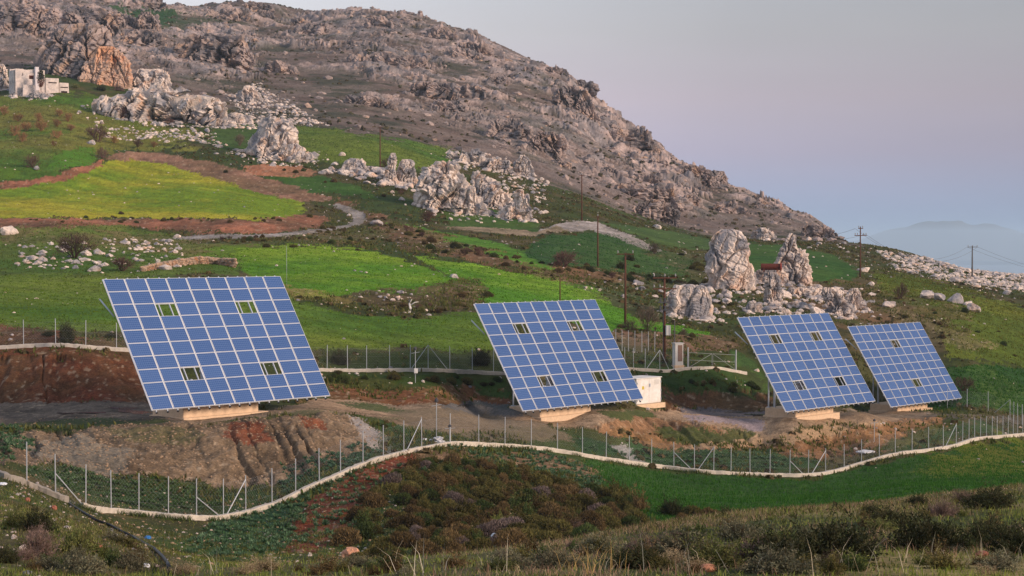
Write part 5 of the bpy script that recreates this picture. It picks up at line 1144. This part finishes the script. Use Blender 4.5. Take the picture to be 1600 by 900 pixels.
# round shrubs of the hollow in front of the fence
VP = [(590,770),(625,742),(660,722),(760,728),(870,752),(905,772),(1000,782),(1010,818),(960,842),(860,858),(700,872),(560,878),(530,868),(540,830)]
cand = rand_in(VP, 1500, rp_); cand.sort(key=lambda c: c[1]); got = []
for x, y in cand:
    s = 13+(y-720)*.09
    if all(abs(x-a)/(s*1.02)+abs(y-b)/(s*.42) > 1 for a, b in got): got.append((x, y))
rp_.shuffle(got)
for x, y in [g for g in got if g[0] > 640-(g[1]-720)*.2 or rp_.random() < .55][:270]:
    w_ = (25+(y-720)*.13)*rp_.uniform(.6, 1.5); u = rp_.random(); dr = (70, 135)
    nm, kd = ((SH_OL, 'olive') if u < .45 else (SH_BR, 'brown') if u < .78 else (SH_GR, 'dark green') if u < .92 else (SH_MV, 'mauve grey'))
    nm = nm if rp_.random() < .78 else [SP_SM[{'olive': 0, 'brown': 1, 'dark green': 2, 'mauve grey': 3}[kd]]]; kd = kd if nm[0] is not SP_SM[3] else 'yellow green'
    plant(rp_.choice(nm), x, y, w_, dr, f'{kd} cushion shrub in the dense patch of round shrubs before the long fence', f'{kd} cushion shrubs in the hollow', hr=1.4)
for me, x, y, w_, hr, lb in [(BIG_DK[0],1050,806,54,1.3,'dark upright shrub at the edge of the green field, left of two round ones'),(SH_BR[0],1068,820,36,1.3,'round brown shrub under the dark upright one at the field edge'),(SH_OL[1],1084,806,46,1.2,'round olive shrub right of the dark upright one'),(SH_BR[2],1109,812,44,1.25,'rightmost round brown shrub at the lower edge of the green field'),
     (SH_BR[1],972,780,32,1.2,'round brown shrub standing alone on the green field margin'),(SH_OL[2],985,802,34,1.2,'olive shrub below the lone brown one on the field margin'),(BIG_DK[1],1138,818,34,1.2,'low dark shrub where the green field meets the dry grass')]:
    plant(me, x, y, w_, (60, 140), lb, None, hr=hr)
FG = [('shrub',BIG_MV[0],55,872,74,.9,'purple grey leafless dwarf shrub at lower left'),('shrub',BIG_OL[0],112,868,70,.95,'round green dwarf shrub right of the purple grey one at lower left'),('shrub',BIG_DK[0],52,832,58,.8,'dark green shrub above the purple grey one at lower left'),('shrub',BIG_OL[1],22,824,50,.8,'olive shrub at the left edge under the grey kerb'),('shrub',BIG_GY[0],130,900,90,.7,'grey green shrub cut by the lower edge left of the hose'),('shrub',BIG_DK[1],10,880,40,.9,'small dark shrub at the left edge near the bottom'),('shrub',BIG_GY[1],200,890,60,.7,'low grey green tuft beside the end of the hose'),
 ('shrub',BIG_DK[2],1310,880,170,.62,'wide dark heather like shrub in the right foreground'),('shrub',BIG_DK[0],1235,882,130,.62,'dark shrub left of the widest one in the right foreground'),('shrub',BIG_GY[0],1210,897,120,.6,'grey dry shrub below the dark ones at the lower edge'),('shrub',BIG_DK[1],1462,862,120,.75,'dark green bushy shrub in the right foreground grass'),('shrub',BIG_DK[2],1540,856,80,.75,'dark green shrub right of the bushy one in the foreground grass'),('shrub',BIG_DK[0],1596,868,90,.8,'dark shrub cut by the right edge near the bottom'),
 ('shrub',BIG_DK[1],1395,822,70,.6,'dark shrub beyond the bushy one, at the far side of the dry grass'),('shrub',BIG_OL[0],1385,830,60,.6,'green shrub in front of the dark one at the far side of the dry grass'),('shrub',BIG_MV[1],1470,806,64,.5,'reddish brown dwarf shrub near the top of the dry grass'),('shrub',BIG_DK[2],1545,795,84,.6,'dark brown shrub on the crest at the right'),('shrub',BIG_MV[0],1510,785,50,.5,'purple brown shrub on the crest at the right'),('shrub',BIG_DK[0],1436,790,36,.6,'small dark shrub on the crest of the dry grass'),('shrub',BIG_DK[1],1362,802,30,.6,'small dark shrub on the crest left of the others'),
 ('shrub',BIG_GY[2],1160,846,84,.7,'olive grey shrub on the crest below the green field'),('shrub',BIG_MV[1],1010,866,86,.5,'mauve dry shrub in the middle of the foreground'),('shrub',BIG_GY[1],1075,870,120,.6,'wide grey green shrub in the middle of the foreground'),('shrub',BIG_OL[1],1110,888,110,.6,'olive shrub right of the wide grey green one at the bottom'),('shrub',BIG_DK[2],990,888,90,.6,'blue green shrub at the bottom in the middle of the foreground'),('shrub',BIG_MV[0],1180,880,100,.6,'brown heathy shrub left of the dark ones in the foreground'),('shrub',BIG_GY[0],930,864,80,.55,'grey green shrub left of the mauve one in the foreground'),('shrub',BIG_GY[2],860,888,90,.5,'pale grey green shrub at the bottom under the round shrubs'),('shrub',BIG_OL[0],780,892,70,.5,'low olive shrub at the bottom among pale stalks'),('shrub',BIG_MV[1],905,832,50,.5,'mauve dwarf shrub at the far edge of the dry grass')]
for nm, me, x, y, w_, hr, lb in FG: plant(me, x, y, w_*1.35, (24, 110), lb, None, hr=hr*1.5)
for poly, n, dr in (([(640,892),(900,852),(1100,820),(1300,802),(1590,772),(1590,895),(1000,897)], 60, (24, 95)), ([(5,770),(90,800),(220,850),(290,888),(10,895)], 26, (36, 100))):
    for x, y in rand_in(poly, n, rp_):
        if min(abs(x-a)*.6+abs(y-b) for a, b in hx) < 18: continue
        kd, nm = rp_.choice([('olive', SP_SM[0]), ('brown', SP_SM[1]), ('dark green', SP_SM[2]), ('yellow green', SP_SM[3]), ('grey green', BIG_GY[0]), ('mauve', BIG_MV[0])]); where = 'dry grass of the right foreground' if x > 600 else 'littered slope at lower left'
        plant(nm, x, y, (20+max(0, y-790)*.45)*rp_.uniform(.5, 1.3), dr, f'small {kd} tufted shrub in the {where}', f'small {kd} shrubs, {where}', hr=rp_.uniform(.7, 1.2))
# bushes farther off
def bush(me, px, py, w_, dr, label, group=None, hr=.9): return plant(me, px, py, w_*1.1, dr, label, group, 'bush', 'bush', hr*1.5)
for args in [(TW_PU[0],152,222,40,(350,470),'large purple leafless bush with a white boulder at its foot',None,.75),(TW_PU[1],192,186,34,(400,500),'purple leafless bush under the banded rock wall',None,.7),(TW_PU[2],50,262,26,(330,420),'purple leafless bush on the left bank above the yellow field',None,.9),(TW_PU[0],115,404,56,(210,310),'large purple brown bush among the stones below the yellow field',None,.75),(TW_PU[1],190,424,40,(200,290),'purple brown bush left of the dry stone wall',None,.7),(TW_PU[2],160,248,20,(350,430),'small purple bush at the end of the red bank',None,.9),
  (TW_PU[0],215,230,16,(380,470),'small dark bush right of the large purple one',None,.9),(TW_GY[0],1012,518,42,(190,250),'rounded leafless bush left of the transformer pole',None,.95),(TW_GY[1],985,520,24,(190,250),'small grey leafless bush beside the rounded one',None,.9),(TW_PU[1],882,418,46,(250,340),'purple brown bush between the dark green field and the bright one',None,.7),(TW_PU[2],1408,468,26,(240,320),'dark upright bush on the slope right of the rock ridge',None,1.1),(TW_PU[0],1506,612,34,(205,250),'dark red bush right of the farthest array',None,.8),
  (TW_PU[1],668,348,26,(300,400),'dark bush under the large rugged outcrop',None,.8),(TW_PU[2],604,262,20,(340,430),'dark bush at the foot of the pole with step pegs',None,.8),(TW_GY[0],374,228,22,(390,460),'grey pink bush at the left foot of the rock cone',None,.9),(TW_PU[1],265,196,18,(400,500),'dark bush in front of the banded rock wall',None,.7)]: bush(*args)
for x, y, w_ in [(5,180,22),(28,190,20),(40,205,22),(64,205,26),(60,190,18),(22,212,24),(88,198,18),(88,216,22),(92,182,16),(110,204,16),(84,228,12),(106,190,18),(178,224,18),(240,230,14),(34,222,20)]:
    bush(rp_.choice(TW_OR), x, y, w_, (350, 480), 'orange brown leafless bush on the grassy slope below the ruined house', 'orange brown bushes below the ruin', .85)
for me, x, y, w_, hr, lb in [(BIG_DK[0],104,536,36,1.5,'dark round evergreen bush behind the fence left of the nearest array'),(BIG_DK[1],172,528,30,.6,'low dark scrub right of the dark round bush'),(BIG_DK[2],75,525,30,.6,'low dark scrub left of the dark round bush'),(BIG_DK[0],530,570,44,.9,'brown green scrub behind the fence right of the nearest array'),(BIG_DK[1],752,572,44,1.2,'dark scrub behind the fence left of the second array'),(BIG_DK[2],1358,376,11,1.3,'tiny dark tree like bush on the skyline beside the double crossarm pole'),(BIG_DK[0],352,270,10,1.0,'small dark bush at the upper edge of the yellow field'),(BIG_OL[1],118,138,18,.8,'green bush right of the ruined house'),(BIG_DK[1],158,142,22,.8,'dark green bush below the orange cliff'),(BIG_MV[0],185,142,30,.7,'reddish scrub right of the dark green bush below the orange cliff'),(BIG_DK[2],8,136,18,1.2,'dark bush left of the ruined house')]:
    plant(me, x, y, w_, (130, 560), lb, None, 'bush', 'bush', hr*1.5)
for poly, n, lb, gp, dr, cols, s0, s1 in [([(590,345),(680,378),(760,396),(860,422),(985,432),(980,440),(880,432),(760,412),(680,392),(600,366)], 18, 'dark scrub bush on the bank between the two strips of field', 'scrub on the field bank', (240, 350), SH_BR+SH_OL+SH_GR+BIG_DK+TW_PU, 7, 22),
   ([(600,476),(660,472),(740,446),(766,462),(740,480),(680,492)], 12, 'dark scrub bush on the rubble patch of the middle field', 'scrub on the rubble patch', (190, 250), SH_BR+SH_OL+BIG_OL+TW_PU, 8, 24), ([(300,378),(420,372),(500,362),(560,376),(480,386),(340,392)], 10, 'low scrub bush on the bank under the gravel track', 'scrub under the track', (240, 310), SH_OL+SH_GR+SH_BR, 6, 18),
   ([(970,396),(1060,392),(1110,410),(1100,470),(1020,450),(960,440)], 20, 'dark scrub bush in the hollow left of the tallest monolith', 'scrub in the hollow', (220, 330), SH_GR+BIG_DK+SH_OL+TW_GY, 8, 26), ([(430,268),(560,268),(700,330),(660,345),(560,300)], 10, 'low scrub bush on the bank above the track bend', 'scrub above the track bend', (300, 430), SH_BR+SH_OL+TW_PU, 5, 14), ([(1370,440),(1560,500),(1590,560),(1480,540),(1390,490)], 16, 'low dark scrub bush on the right hand slope', 'scrub on the right slope', (220, 330), SH_BR+SH_GR+SH_OL+TW_OR, 6, 18),
   ([(500,584),(790,590),(790,604),(600,600),(505,600)], 18, 'low green scrub on the back bank between the nearer arrays', 'scrub on the back bank', (140, 172), SH_OL+BIG_OL+SH_GR, 10, 28), ([(1036,596),(1180,600),(1200,616),(1050,610)], 10, 'low green scrub on the bank right of the white cabinet', 'scrub on the right bank', (165, 205), SH_OL+BIG_OL+SH_GR, 9, 22)]:
    for x, y in rand_in(poly, n, rp_): plant(rp_.choice(cols), x, y, s0+(s1-s0)*rp_.random(), dr, lb, gp, 'bush', 'bush', rp_.uniform(1.0, 1.5))
for ln, n, dr, s0, s1, cols in [([(0,344),(150,342),(300,347),(420,344),(490,335)], 30, (275, 330), 5, 13, SH_OL+SH_GR+SH_BR), ([(300,377),(420,374),(500,362),(560,356),(600,364)], 22, (255, 310), 6, 15, SH_OL+SH_BR+TW_PU), ([(600,352),(680,376),(760,394),(850,414),(960,424)], 28, (250, 340), 7, 18, SH_BR+SH_OL+TW_PU+SH_GR), ([(440,264),(500,262),(600,286),(640,306)], 14, (330, 420), 5, 12, SH_OL+SH_GR), ([(820,402),(900,422),(1000,434),(1080,436)], 18, (240, 320), 7, 18, SH_GR+SH_OL+BIG_DK), ([(330,232),(400,250),(480,262)], 9, (370, 450), 5, 12, SH_OL+SH_BR), ([(960,518),(1050,522),(1150,532)], 14, (190, 230), 7, 16, SH_OL+SH_BR+TW_GY)]:
    for _ in range(n):
        x = rp_.uniform(ln[0][0], ln[-1][0]); plant(rp_.choice(cols), x, float(poly_y(ln, x))+rp_.gauss(0, 3), s0+(s1-s0)*rp_.random()**1.5, dr, 'low bush in the dark scrub line along a terrace edge of the slope', 'scrub along the terrace edges', 'bush', 'bush', rp_.uniform(1, 1.5))
# the slim tree in front of the ruin
q = hit1(70, 147, 420, 560); k = q.y/F; tr = empty('cypress_tree', q+Vector((0, -4, 0))); tag(tr, 'slim dark reddish tree in front of the ruined house', 'tree')
b = MB(); b.tube([(0, 0, -.3), (.05, 0, 1.8), (0, 0, 4.2)], .12, 7, .05); b.build('trunk', M_BARK, tr, True)
g_ = np.random.default_rng(4); n = 900; t = g_.random(n); a = g_.uniform(0, 6.28, n); r = (.25+.75*np.sin(np.clip(t, 0, 1)*math.pi)**.7)*g_.random(n)**.5*1.0
P = np.stack([r*np.cos(a), r*np.sin(a), 1.5+4.2*t], 1); D_ = g_.normal(size=(n, 3))+np.array([0, 0, 1.]); D_ /= np.linalg.norm(D_, axis=1, keepdims=True)
c_ = pick([(40,52,36),(60,56,40)], n, g_); c_[t < .4] = pick([(110,60,48),(84,54,42)], int((t < .4).sum()), g_); link('crown', leafmesh('crown', P, D_, g_.uniform(.25, .5, n), g_.uniform(.1, .2, n), c_, g_), tr)
# ---------------------------------------------------------------- grass and herbs
g_ = np.random.default_rng(21); VS = (GX[None] > -70) & (GX[None] < 1670)
def stuff(name, parts):
    Vs, Fs, Cs, o = [], [], [], 0
    for V_, F_, c_ in parts: Vs.append(V_); Fs.append(F_+o); Cs.append(c_); o += len(V_)
    return tag(link(name, mesh_np(name, np.concatenate(Vs), np.concatenate(Fs), [M_GRASS], fcol=np.concatenate(Cs))), kind='stuff')
def sward(n, prob, sel, h0, h1, cols, w_=.012, lean=.5, var=.3, clump=0):
    P, i = gpts(n if not clump else n//clump, prob, sel)
    if clump:
        P = np.repeat(P, clump, axis=0); P[:, :2] += g_.normal(0, .13, (len(P), 2)); P[:, 2] = H(P[:, 0], P[:, 1])
    m = len(P); h = h0+(h1-h0)*g_.random(m)**1.7; P[:, 2] -= .02
    return blades(P, h, w_*g_.uniform(.7, 1.5, m)*(1+h), g_.uniform(0, lean, m), pick(cols, m, g_, var), g_)
fore = (DD > 22) & (DD < 100) & (PY > 760) & VS
near = 1.0/np.clip(DD, 20, 100)**1.3
dry = np.clip((fbm2(XX/3, YY/4, 4, 301)-.44)*6, .02, 1); wet = np.clip((fbm2(XX/6, YY/6, 3, 302)-.40)*4, .03, 1)
rightside = .25+.75*sm(500, 900, PX)
STRAW = [(172,156,118),(150,136,102),(190,176,144),(130,114,84)]; MEADOW = [(122,136,54),(98,116,46),(150,148,80)]; HERB = [(78,98,46),(98,112,54),(132,128,76)]
PINK = [(160,126,104),(140,112,94)]
notL = (FIELD['L'] < .5)
stuff('dry_grass', [sward(34000, near**.25*dry*rightside, fore & notL, .04, .22, STRAW, .008, 1.1, .35, 9), sward(16000, near*dry*rightside, fore & notL, .08, .28, PINK, .008, 1.0, .35, 7)])
stuff('meadow_grass', [sward(56000, near**.4*wet*np.where((DD < 50) & (PX < 1000) & (PX > 270), .35, 1), fore & notL, .05, .20, MEADOW, .012, .7, .3, 6), sward(56000, near**.6, fore & notL, .03, .13, HERB, .024, .9, .35, 5), sward(46000, dry+.1, (DD > 45) & (DD < 128) & (EB < .5) & notL & (PY > 700) & VS, .05, .25, [(84,84,46),(66,78,40),(110,100,62)], .03, .8, .35, 5)])
# tall pale stalks on the crest of the foreground
tp_ = []
for x, y, n in [(640,897,10),(668,896,14),(690,899,12),(730,895,8),(760,897,6),(905,892,34),(918,898,30),(960,898,8),(1000,892,10),(1032,897,9),(1072,890,6),(1090,898,6),(1180,896,8),(1280,898,7),(1340,895,6),(1420,897,6),(1446,880,12),(1466,878,10),(1490,880,8),(1545,872,8),(320,898,14),(300,899,10),(360,899,10),(430,899,8),(575,896,6),(1300,892,6),(1385,896,7),(1590,890,8)]:
    q = hit1(x, min(y, 899), 22, 60); n = max(3, int(n*.42)); P = np.array(q)+np.stack([g_.normal(0, .3, n), g_.normal(0, .25, n), np.zeros(n)], 1); P[:, 2] = H(P[:, 0], P[:, 1])-.03
    st_c = [(206,192,164),(180,164,136),(222,212,190)] if not 900 < x < 920 else [(216,180,112),(190,156,98)]
    tp_.append(blades(P, g_.uniform(.25, .8, n)*(1 if x != 905 else .8), g_.uniform(.007, .015, n), g_.uniform(.1, 1.0, n), pick(st_c, n, g_, .2), g_))
stuff('pale_stalks', tp_)
# crops and field grass
def fsel(k): return (FIELD[k] > .5)
stuff('green_crop', [sward(100000, (1/np.clip(DD, 80, 210)), fsel('L') & VS, .10, .30, [(38,84,30),(50,96,34),(72,108,36)], .03, .7, .35, 4)])
parts = []
for k, n, cols in (('A', 16000, [(104,128,16),(136,138,26),(160,150,44)]), ('B', 16000, [(70,118,16),(98,132,20)]), ('C', 16000, [(64,116,16),(92,130,22)]), ('D', 22000, [(66,98,22),(84,110,28),(106,118,40)]), ('H2', 6000, [(50,84,28),(80,96,36)]), ('J', 16000, [(66,80,24),(96,100,30),(110,96,50)]), ('K', 9000, [(40,84,34),(64,100,34)]), ('F', 5000, [(40,82,34),(54,94,36)]), ('M', 14000, [(60,84,26),(94,92,42),(120,90,56)]), ('N', 9000, [(58,80,26),(88,92,40)])):
    parts.append(sward(n//2 if k in 'ABC' else n, np.ones(XX.shape), fsel(k) & VS, .06, .20 if k in 'ABCD' else .3, cols, .08, .8, .3, 3))
stuff('field_grass', parts)
rough = (GREENW < .3) & (MT < .5) & (BARE < .5) & (DD > 105) & (DD < 460) & VS & (EB < .5)
hp3 = np.clip((fbm2(XX/7, YY/7, 4, 311)-.42)*5, .05, 1)
stuff('rough_herbs', [sward(70000, hp3/np.clip(DD, 100, 400), rough, .12, .5, [(76,88,38),(96,96,48),(116,104,66),(62,78,36)], .09, .8, .35, 4)])
# glaucous rosettes on the red mound and along the kerb
def rosettes(n, poly, dr, cols, r0=.16, r1=.34):
    m_ = mask(poly, dr, 10, 6); P, i = gpts(n, np.ones(XX.shape), (m_ > .5)); k = 13; P = np.repeat(P, k, axis=0); r = np.repeat(g_.uniform(r0, r1, n), k)
    a = np.tile(np.arange(k)*2.4, n)+np.repeat(g_.uniform(0, 6.28, n), k); el = g_.uniform(.25, 1.15, n*k)
    D_ = np.stack([np.cos(a)*np.cos(el), np.sin(a)*np.cos(el), np.sin(el)], 1); s = np.stack([-np.sin(a), np.cos(a), np.zeros(n*k)], 1)
    c_ = pick(cols, n*k, g_, .25); q = P+D_*(r*.55)[:, None]; V_ = np.stack([P, q-s*(r*.16)[:, None], P+D_*r[:, None], q+s*(r*.16)[:, None]], 1).reshape(-1, 3); o = (np.arange(n*k)*4)[:, None]
    return V_, np.concatenate([o+[0, 1, 2], o+[0, 2, 3]], 1).reshape(-1, 3), np.repeat(c_, 2, axis=0)
GL = [(88,114,84),(66,98,62),(122,142,112),(56,88,46)]
stuff('leafy_ground_cover', [rosettes(430, [(330,808),(400,806),(480,772),(545,742),(560,750),(480,795),(440,850),(360,870),(300,850)], (70, 118), GL), rosettes(240, [(470,770),(600,735),(680,735),(640,760),(590,790),(540,850),(470,850),(440,820)], (70, 125), GL), rosettes(420, [(700,700),(860,715),(940,745),(930,775),(860,760),(760,730)], (95, 145), GL),
    rosettes(330, [(40,740),(140,735),(270,750),(360,765),(340,800),(220,795),(110,765)], (90, 120), [(70,96,50),(58,84,40),(100,122,84)]), rosettes(330, [(900,690),(1000,700),(1200,712),(1280,720),(1200,736),(1060,726),(960,712)], (140, 172), GL), rosettes(260, [(440,735),(560,715),(600,700),(580,725),(500,750),(450,775)], (100, 126), [(58,88,56),(80,112,86)]), rosettes(200, [(0,660),(60,690),(40,715),(0,715)], (100, 125), GL)])

# low scrub on the mountain, far too much to count
def clumps(n, prob, sel, r0, r1, cols, k=12):
    P, i = gpts(n, prob, sel); r = np.repeat(r0+(r1-r0)*g_.random(n)**2, k); P = np.repeat(P, k, axis=0); d = g_.normal(size=(n*k, 3)); d[:, 2] = np.abs(d[:, 2])*.8+.1; d /= np.linalg.norm(d, axis=1, keepdims=True)
    s_ = np.cross(d, g_.normal(size=(n*k, 3))); s_ /= np.linalg.norm(s_, axis=1, keepdims=True); t_ = np.cross(d, s_); Q = P+d*(r*.6)[:, None]*np.array([1, 1, .8]); w_ = (r*.45)[:, None]
    V_ = np.stack([Q-s_*w_, Q+t_*w_, Q+s_*w_, Q-t_*w_+d*w_*.5], 1).reshape(-1, 3); o = (np.arange(n*k)*4)[:, None]; c_ = np.repeat(pick(cols, n, g_, .35), k, axis=0)*(1+.25*(g_.random((n*k, 1))-.5))
    return V_, np.concatenate([o+[0, 1, 2], o+[0, 2, 3]], 1).reshape(-1, 3), np.repeat(c_, 2, axis=0)
stuff('mountain_scrub', [clumps(4500, .15+np.clip((fbm2(XX/18, YY/18, 4, 331)-.45)*5, 0, 1), (MT > .5) & (DD < 930) & VS, .3, 1.1, [(84,82,60),(96,86,66),(74,78,56),(108,90,74)])])
stuff('slope_scrub', [clumps(4200, np.clip((fbm2(XX/8, YY/8, 4, 332)-.46)*6, .02, 1), rough, .15, .6, [(84,80,50),(96,80,56),(70,76,44),(116,98,70)], 10)])

# grass growing over the foot of the kerb
kx_ = g_.uniform(130, 1600, 9000); kq = hit(kx_, poly_y(FR, kx_), 84, 210); kq = kq[~np.isnan(kq[:, 0])]; sd_ = np.where(g_.random(len(kq)) < .7, -1, 1)
kq[:, 1] += sd_*(.22+np.abs(g_.normal(0, .22, len(kq)))); kq[:, 0] += g_.normal(0, .1, len(kq)); kq = kq[fbm2(kq[:, 0]/2.5, kq[:, 1]/2.5, 3, 340) > .49]; kq[:, 2] = H(kq[:, 0], kq[:, 1])-.02; m = len(kq)
stuff('kerb_grass', [blades(kq, g_.uniform(.10, .42, m), g_.uniform(.02, .05, m), g_.uniform(.2, .9, m), pick([(58,84,38),(78,98,44),(112,104,64),(48,76,44)], m, g_, .35), g_)])
for poly, n in (([(275,893),(560,884),(640,880),(640,899),(275,899)], 16), ([(560,888),(900,872),(1590,868),(1596,899),(560,899)], 34),):
    for x, y in rand_in(poly, n, rp_):
        kd, nm = rp_.choice([('olive', SP_SM[0]), ('brown', SP_SM[1]), ('dark green', SP_SM[2]), ('grey green', BIG_GY[1]), ('straw coloured', SP_ST)])
        plant(nm, x, y, rp_.uniform(34, 90), (22, 60), f'{kd} scruffy herb tuft along the bottom edge of the foreground', f'{kd} herb tufts along the bottom edge', 'herb_tuft', 'plant', rp_.uniform(.6, 1.0))
SKYMIX = .12; SUN_S = 3.3; EXPO = 0.34; HAZE = 0.75e-4
# ---------------------------------------------------------------- sea, sky, sun, camera
SEA = -262.0
sm_ = mat('sea_water', (.05, .085, .12), .25, 0, 0, 1, .25, .02, .5)
g = 60000.0
tag(link('sea', mesh_np('sea', [(-g, 900, SEA), (g, 900, SEA), (g, g, SEA), (-g, g, SEA)], [(0, 1, 2, 3)], [sm_])), kind='structure')
w = bpy.data.worlds.new('World'); SC.world = w; w.use_nodes = True
nt = w.node_tree; N = nt.nodes; L = nt.links; N.clear()
SUN_AZ = math.radians(118)      # clockwise from the viewing direction (+Y): behind the camera's right shoulder
SUN_EL = math.radians(20)
out = N.new('ShaderNodeOutputWorld'); bg = N.new('ShaderNodeBackground'); L.new(bg.outputs[0], out.inputs[0])
sky = N.new('ShaderNodeTexSky'); sky.sky_type = 'NISHITA'; sky.sun_disc = False
sky.sun_elevation = SUN_EL; sky.sun_rotation = SUN_AZ; sky.air_density = 1.0; sky.dust_density = 2.0
tc = N.new('ShaderNodeTexCoord'); sx = N.new('ShaderNodeSeparateXYZ'); L.new(tc.outputs['Generated'], sx.inputs[0])
rp = N.new('ShaderNodeValToRGB'); cr = rp.color_ramp
mr = N.new('ShaderNodeMapRange'); mr.inputs['From Min'].default_value = -.05; mr.inputs['From Max'].default_value = .35
L.new(sx.outputs['Z'], mr.inputs[0]); L.new(mr.outputs[0], rp.inputs[0])
stops = [(-.05, (122,152,190)), (0.0, (128,160,198)), (.014, (148,164,198)), (.03, (162,166,196)), (.05, (174,165,187)), (.08, (183,170,181)), (.115, (181,177,181)), (.16, (176,179,185)), (.35, (148,155,172))]
while len(cr.elements) < len(stops): cr.elements.new(.5)
for e, (z, c) in zip(cr.elements, stops):
    e.position = (z+.05)/.4; e.color = (*lin(*c), 1)
az = N.new('ShaderNodeMath'); az.operation = 'ARCTAN2'; L.new(sx.outputs['X'], az.inputs[0]); L.new(sx.outputs['Y'], az.inputs[1])
ar = N.new('ShaderNodeValToRGB'); ac = ar.color_ramp
am = N.new('ShaderNodeMapRange'); am.inputs['From Min'].default_value = -.5; am.inputs['From Max'].default_value = .5; L.new(az.outputs[0], am.inputs[0]); L.new(am.outputs[0], ar.inputs[0])
ast = [(-.5, 1.6), (-.14, 1.5), (0, 1.2), (.12, .98), (.28, .83), (.5, .78)]
while len(ac.elements) < len(ast): ac.elements.new(.5)
for e, (a, v) in zip(ac.elements, ast): e.position = a+.5; e.color = (v/2, v/2, v/2, 1)
mul = N.new('ShaderNodeVectorMath'); mul.operation = 'MULTIPLY'; L.new(rp.outputs[0], mul.inputs[0]); L.new(ar.outputs[0], mul.inputs[1])
sc2 = N.new('ShaderNodeVectorMath'); sc2.operation = 'SCALE'; sc2.inputs['Scale'].default_value = 1.82; L.new(mul.outputs[0], sc2.inputs[0])
nsc = N.new('ShaderNodeVectorMath'); nsc.operation = 'SCALE'; nsc.inputs['Scale'].default_value = .10; L.new(sky.outputs[0], nsc.inputs[0])
mxw = N.new('ShaderNodeMix'); mxw.data_type = 'RGBA'; mxw.inputs[0].default_value = SKYMIX; snz = N.new('ShaderNodeTexNoise'); snz.inputs['Scale'].default_value = 3.0; snz.inputs['Detail'].default_value = 4; mpp = N.new('ShaderNodeMapping'); mpp.inputs['Scale'].default_value = (1, 1, 7); L.new(tc.outputs['Generated'], mpp.inputs['Vector']); L.new(mpp.outputs[0], snz.inputs['Vector'])
smr = N.new('ShaderNodeMapRange'); smr.inputs['From Min'].default_value = .3; smr.inputs['From Max'].default_value = .7; smr.inputs['To Min'].default_value = .955; smr.inputs['To Max'].default_value = 1.045; L.new(snz.outputs['Fac'], smr.inputs[0])
scl = N.new('ShaderNodeVectorMath'); scl.operation = 'SCALE'; L.new(sc2.outputs[0], scl.inputs[0]); L.new(smr.outputs[0], scl.inputs['Scale']); L.new(scl.outputs[0], mxw.inputs[6]); L.new(nsc.outputs[0], mxw.inputs[7])
L.new(mxw.outputs[2], bg.inputs[0]); bg.inputs[1].default_value = 1.0
sd = bpy.data.lights.new('sun', 'SUN'); sd.energy = SUN_S; sd.angle = math.radians(18); sd.color = (1.0, .79, .65)
so = bpy.data.objects.new('sun', sd); COL.objects.link(so)
tos = Vector((math.sin(SUN_AZ)*math.cos(SUN_EL), math.cos(SUN_AZ)*math.cos(SUN_EL), math.sin(SUN_EL)))
so.rotation_euler = tos.to_track_quat('Z', 'Y').to_euler(); so.location = (60, -20, 60)
cd = bpy.data.cameras.new('camera'); cam = bpy.data.objects.new('camera', cd); COL.objects.link(cam); SC.camera = cam
cd.sensor_width = 36; cd.lens = 36*F/1600; cd.clip_start = .3; cd.clip_end = 200000
cam.rotation_euler = (math.pi/2+PITCH, 0, 0)
SC.view_settings.view_transform = 'Standard'; SC.view_settings.look = 'None'; SC.view_settings.exposure = EXPO; SC.view_settings.gamma = 1
SC.view_settings.use_curve_mapping = False
SC.cycles.use_denoising = True
SC.cycles.max_bounces = 6; SC.cycles.diffuse_bounces = 2; SC.cycles.glossy_bounces = 2; SC.cycles.transparent_max_bounces = 8
SC.cycles.volume_bounces = 1

# the air between here and the far shore
hz = bpy.data.materials.new('haze'); hz.use_nodes = True; nt = hz.node_tree; nt.nodes.remove(nt.nodes['Principled BSDF'])
pv = nt.nodes.new('ShaderNodeVolumePrincipled'); pv.inputs['Density'].default_value = HAZE; pv.inputs['Color'].default_value = (.66, .84, 1.0, 1); nt.links.new(pv.outputs[0], nt.nodes['Material Output'].inputs['Volume'])
b = MB(); b.box((0, 30000, (SEA-1+185)/2), (130000, 64000, 185-SEA+1)); tag(b.build('haze', hz), kind='stuff')
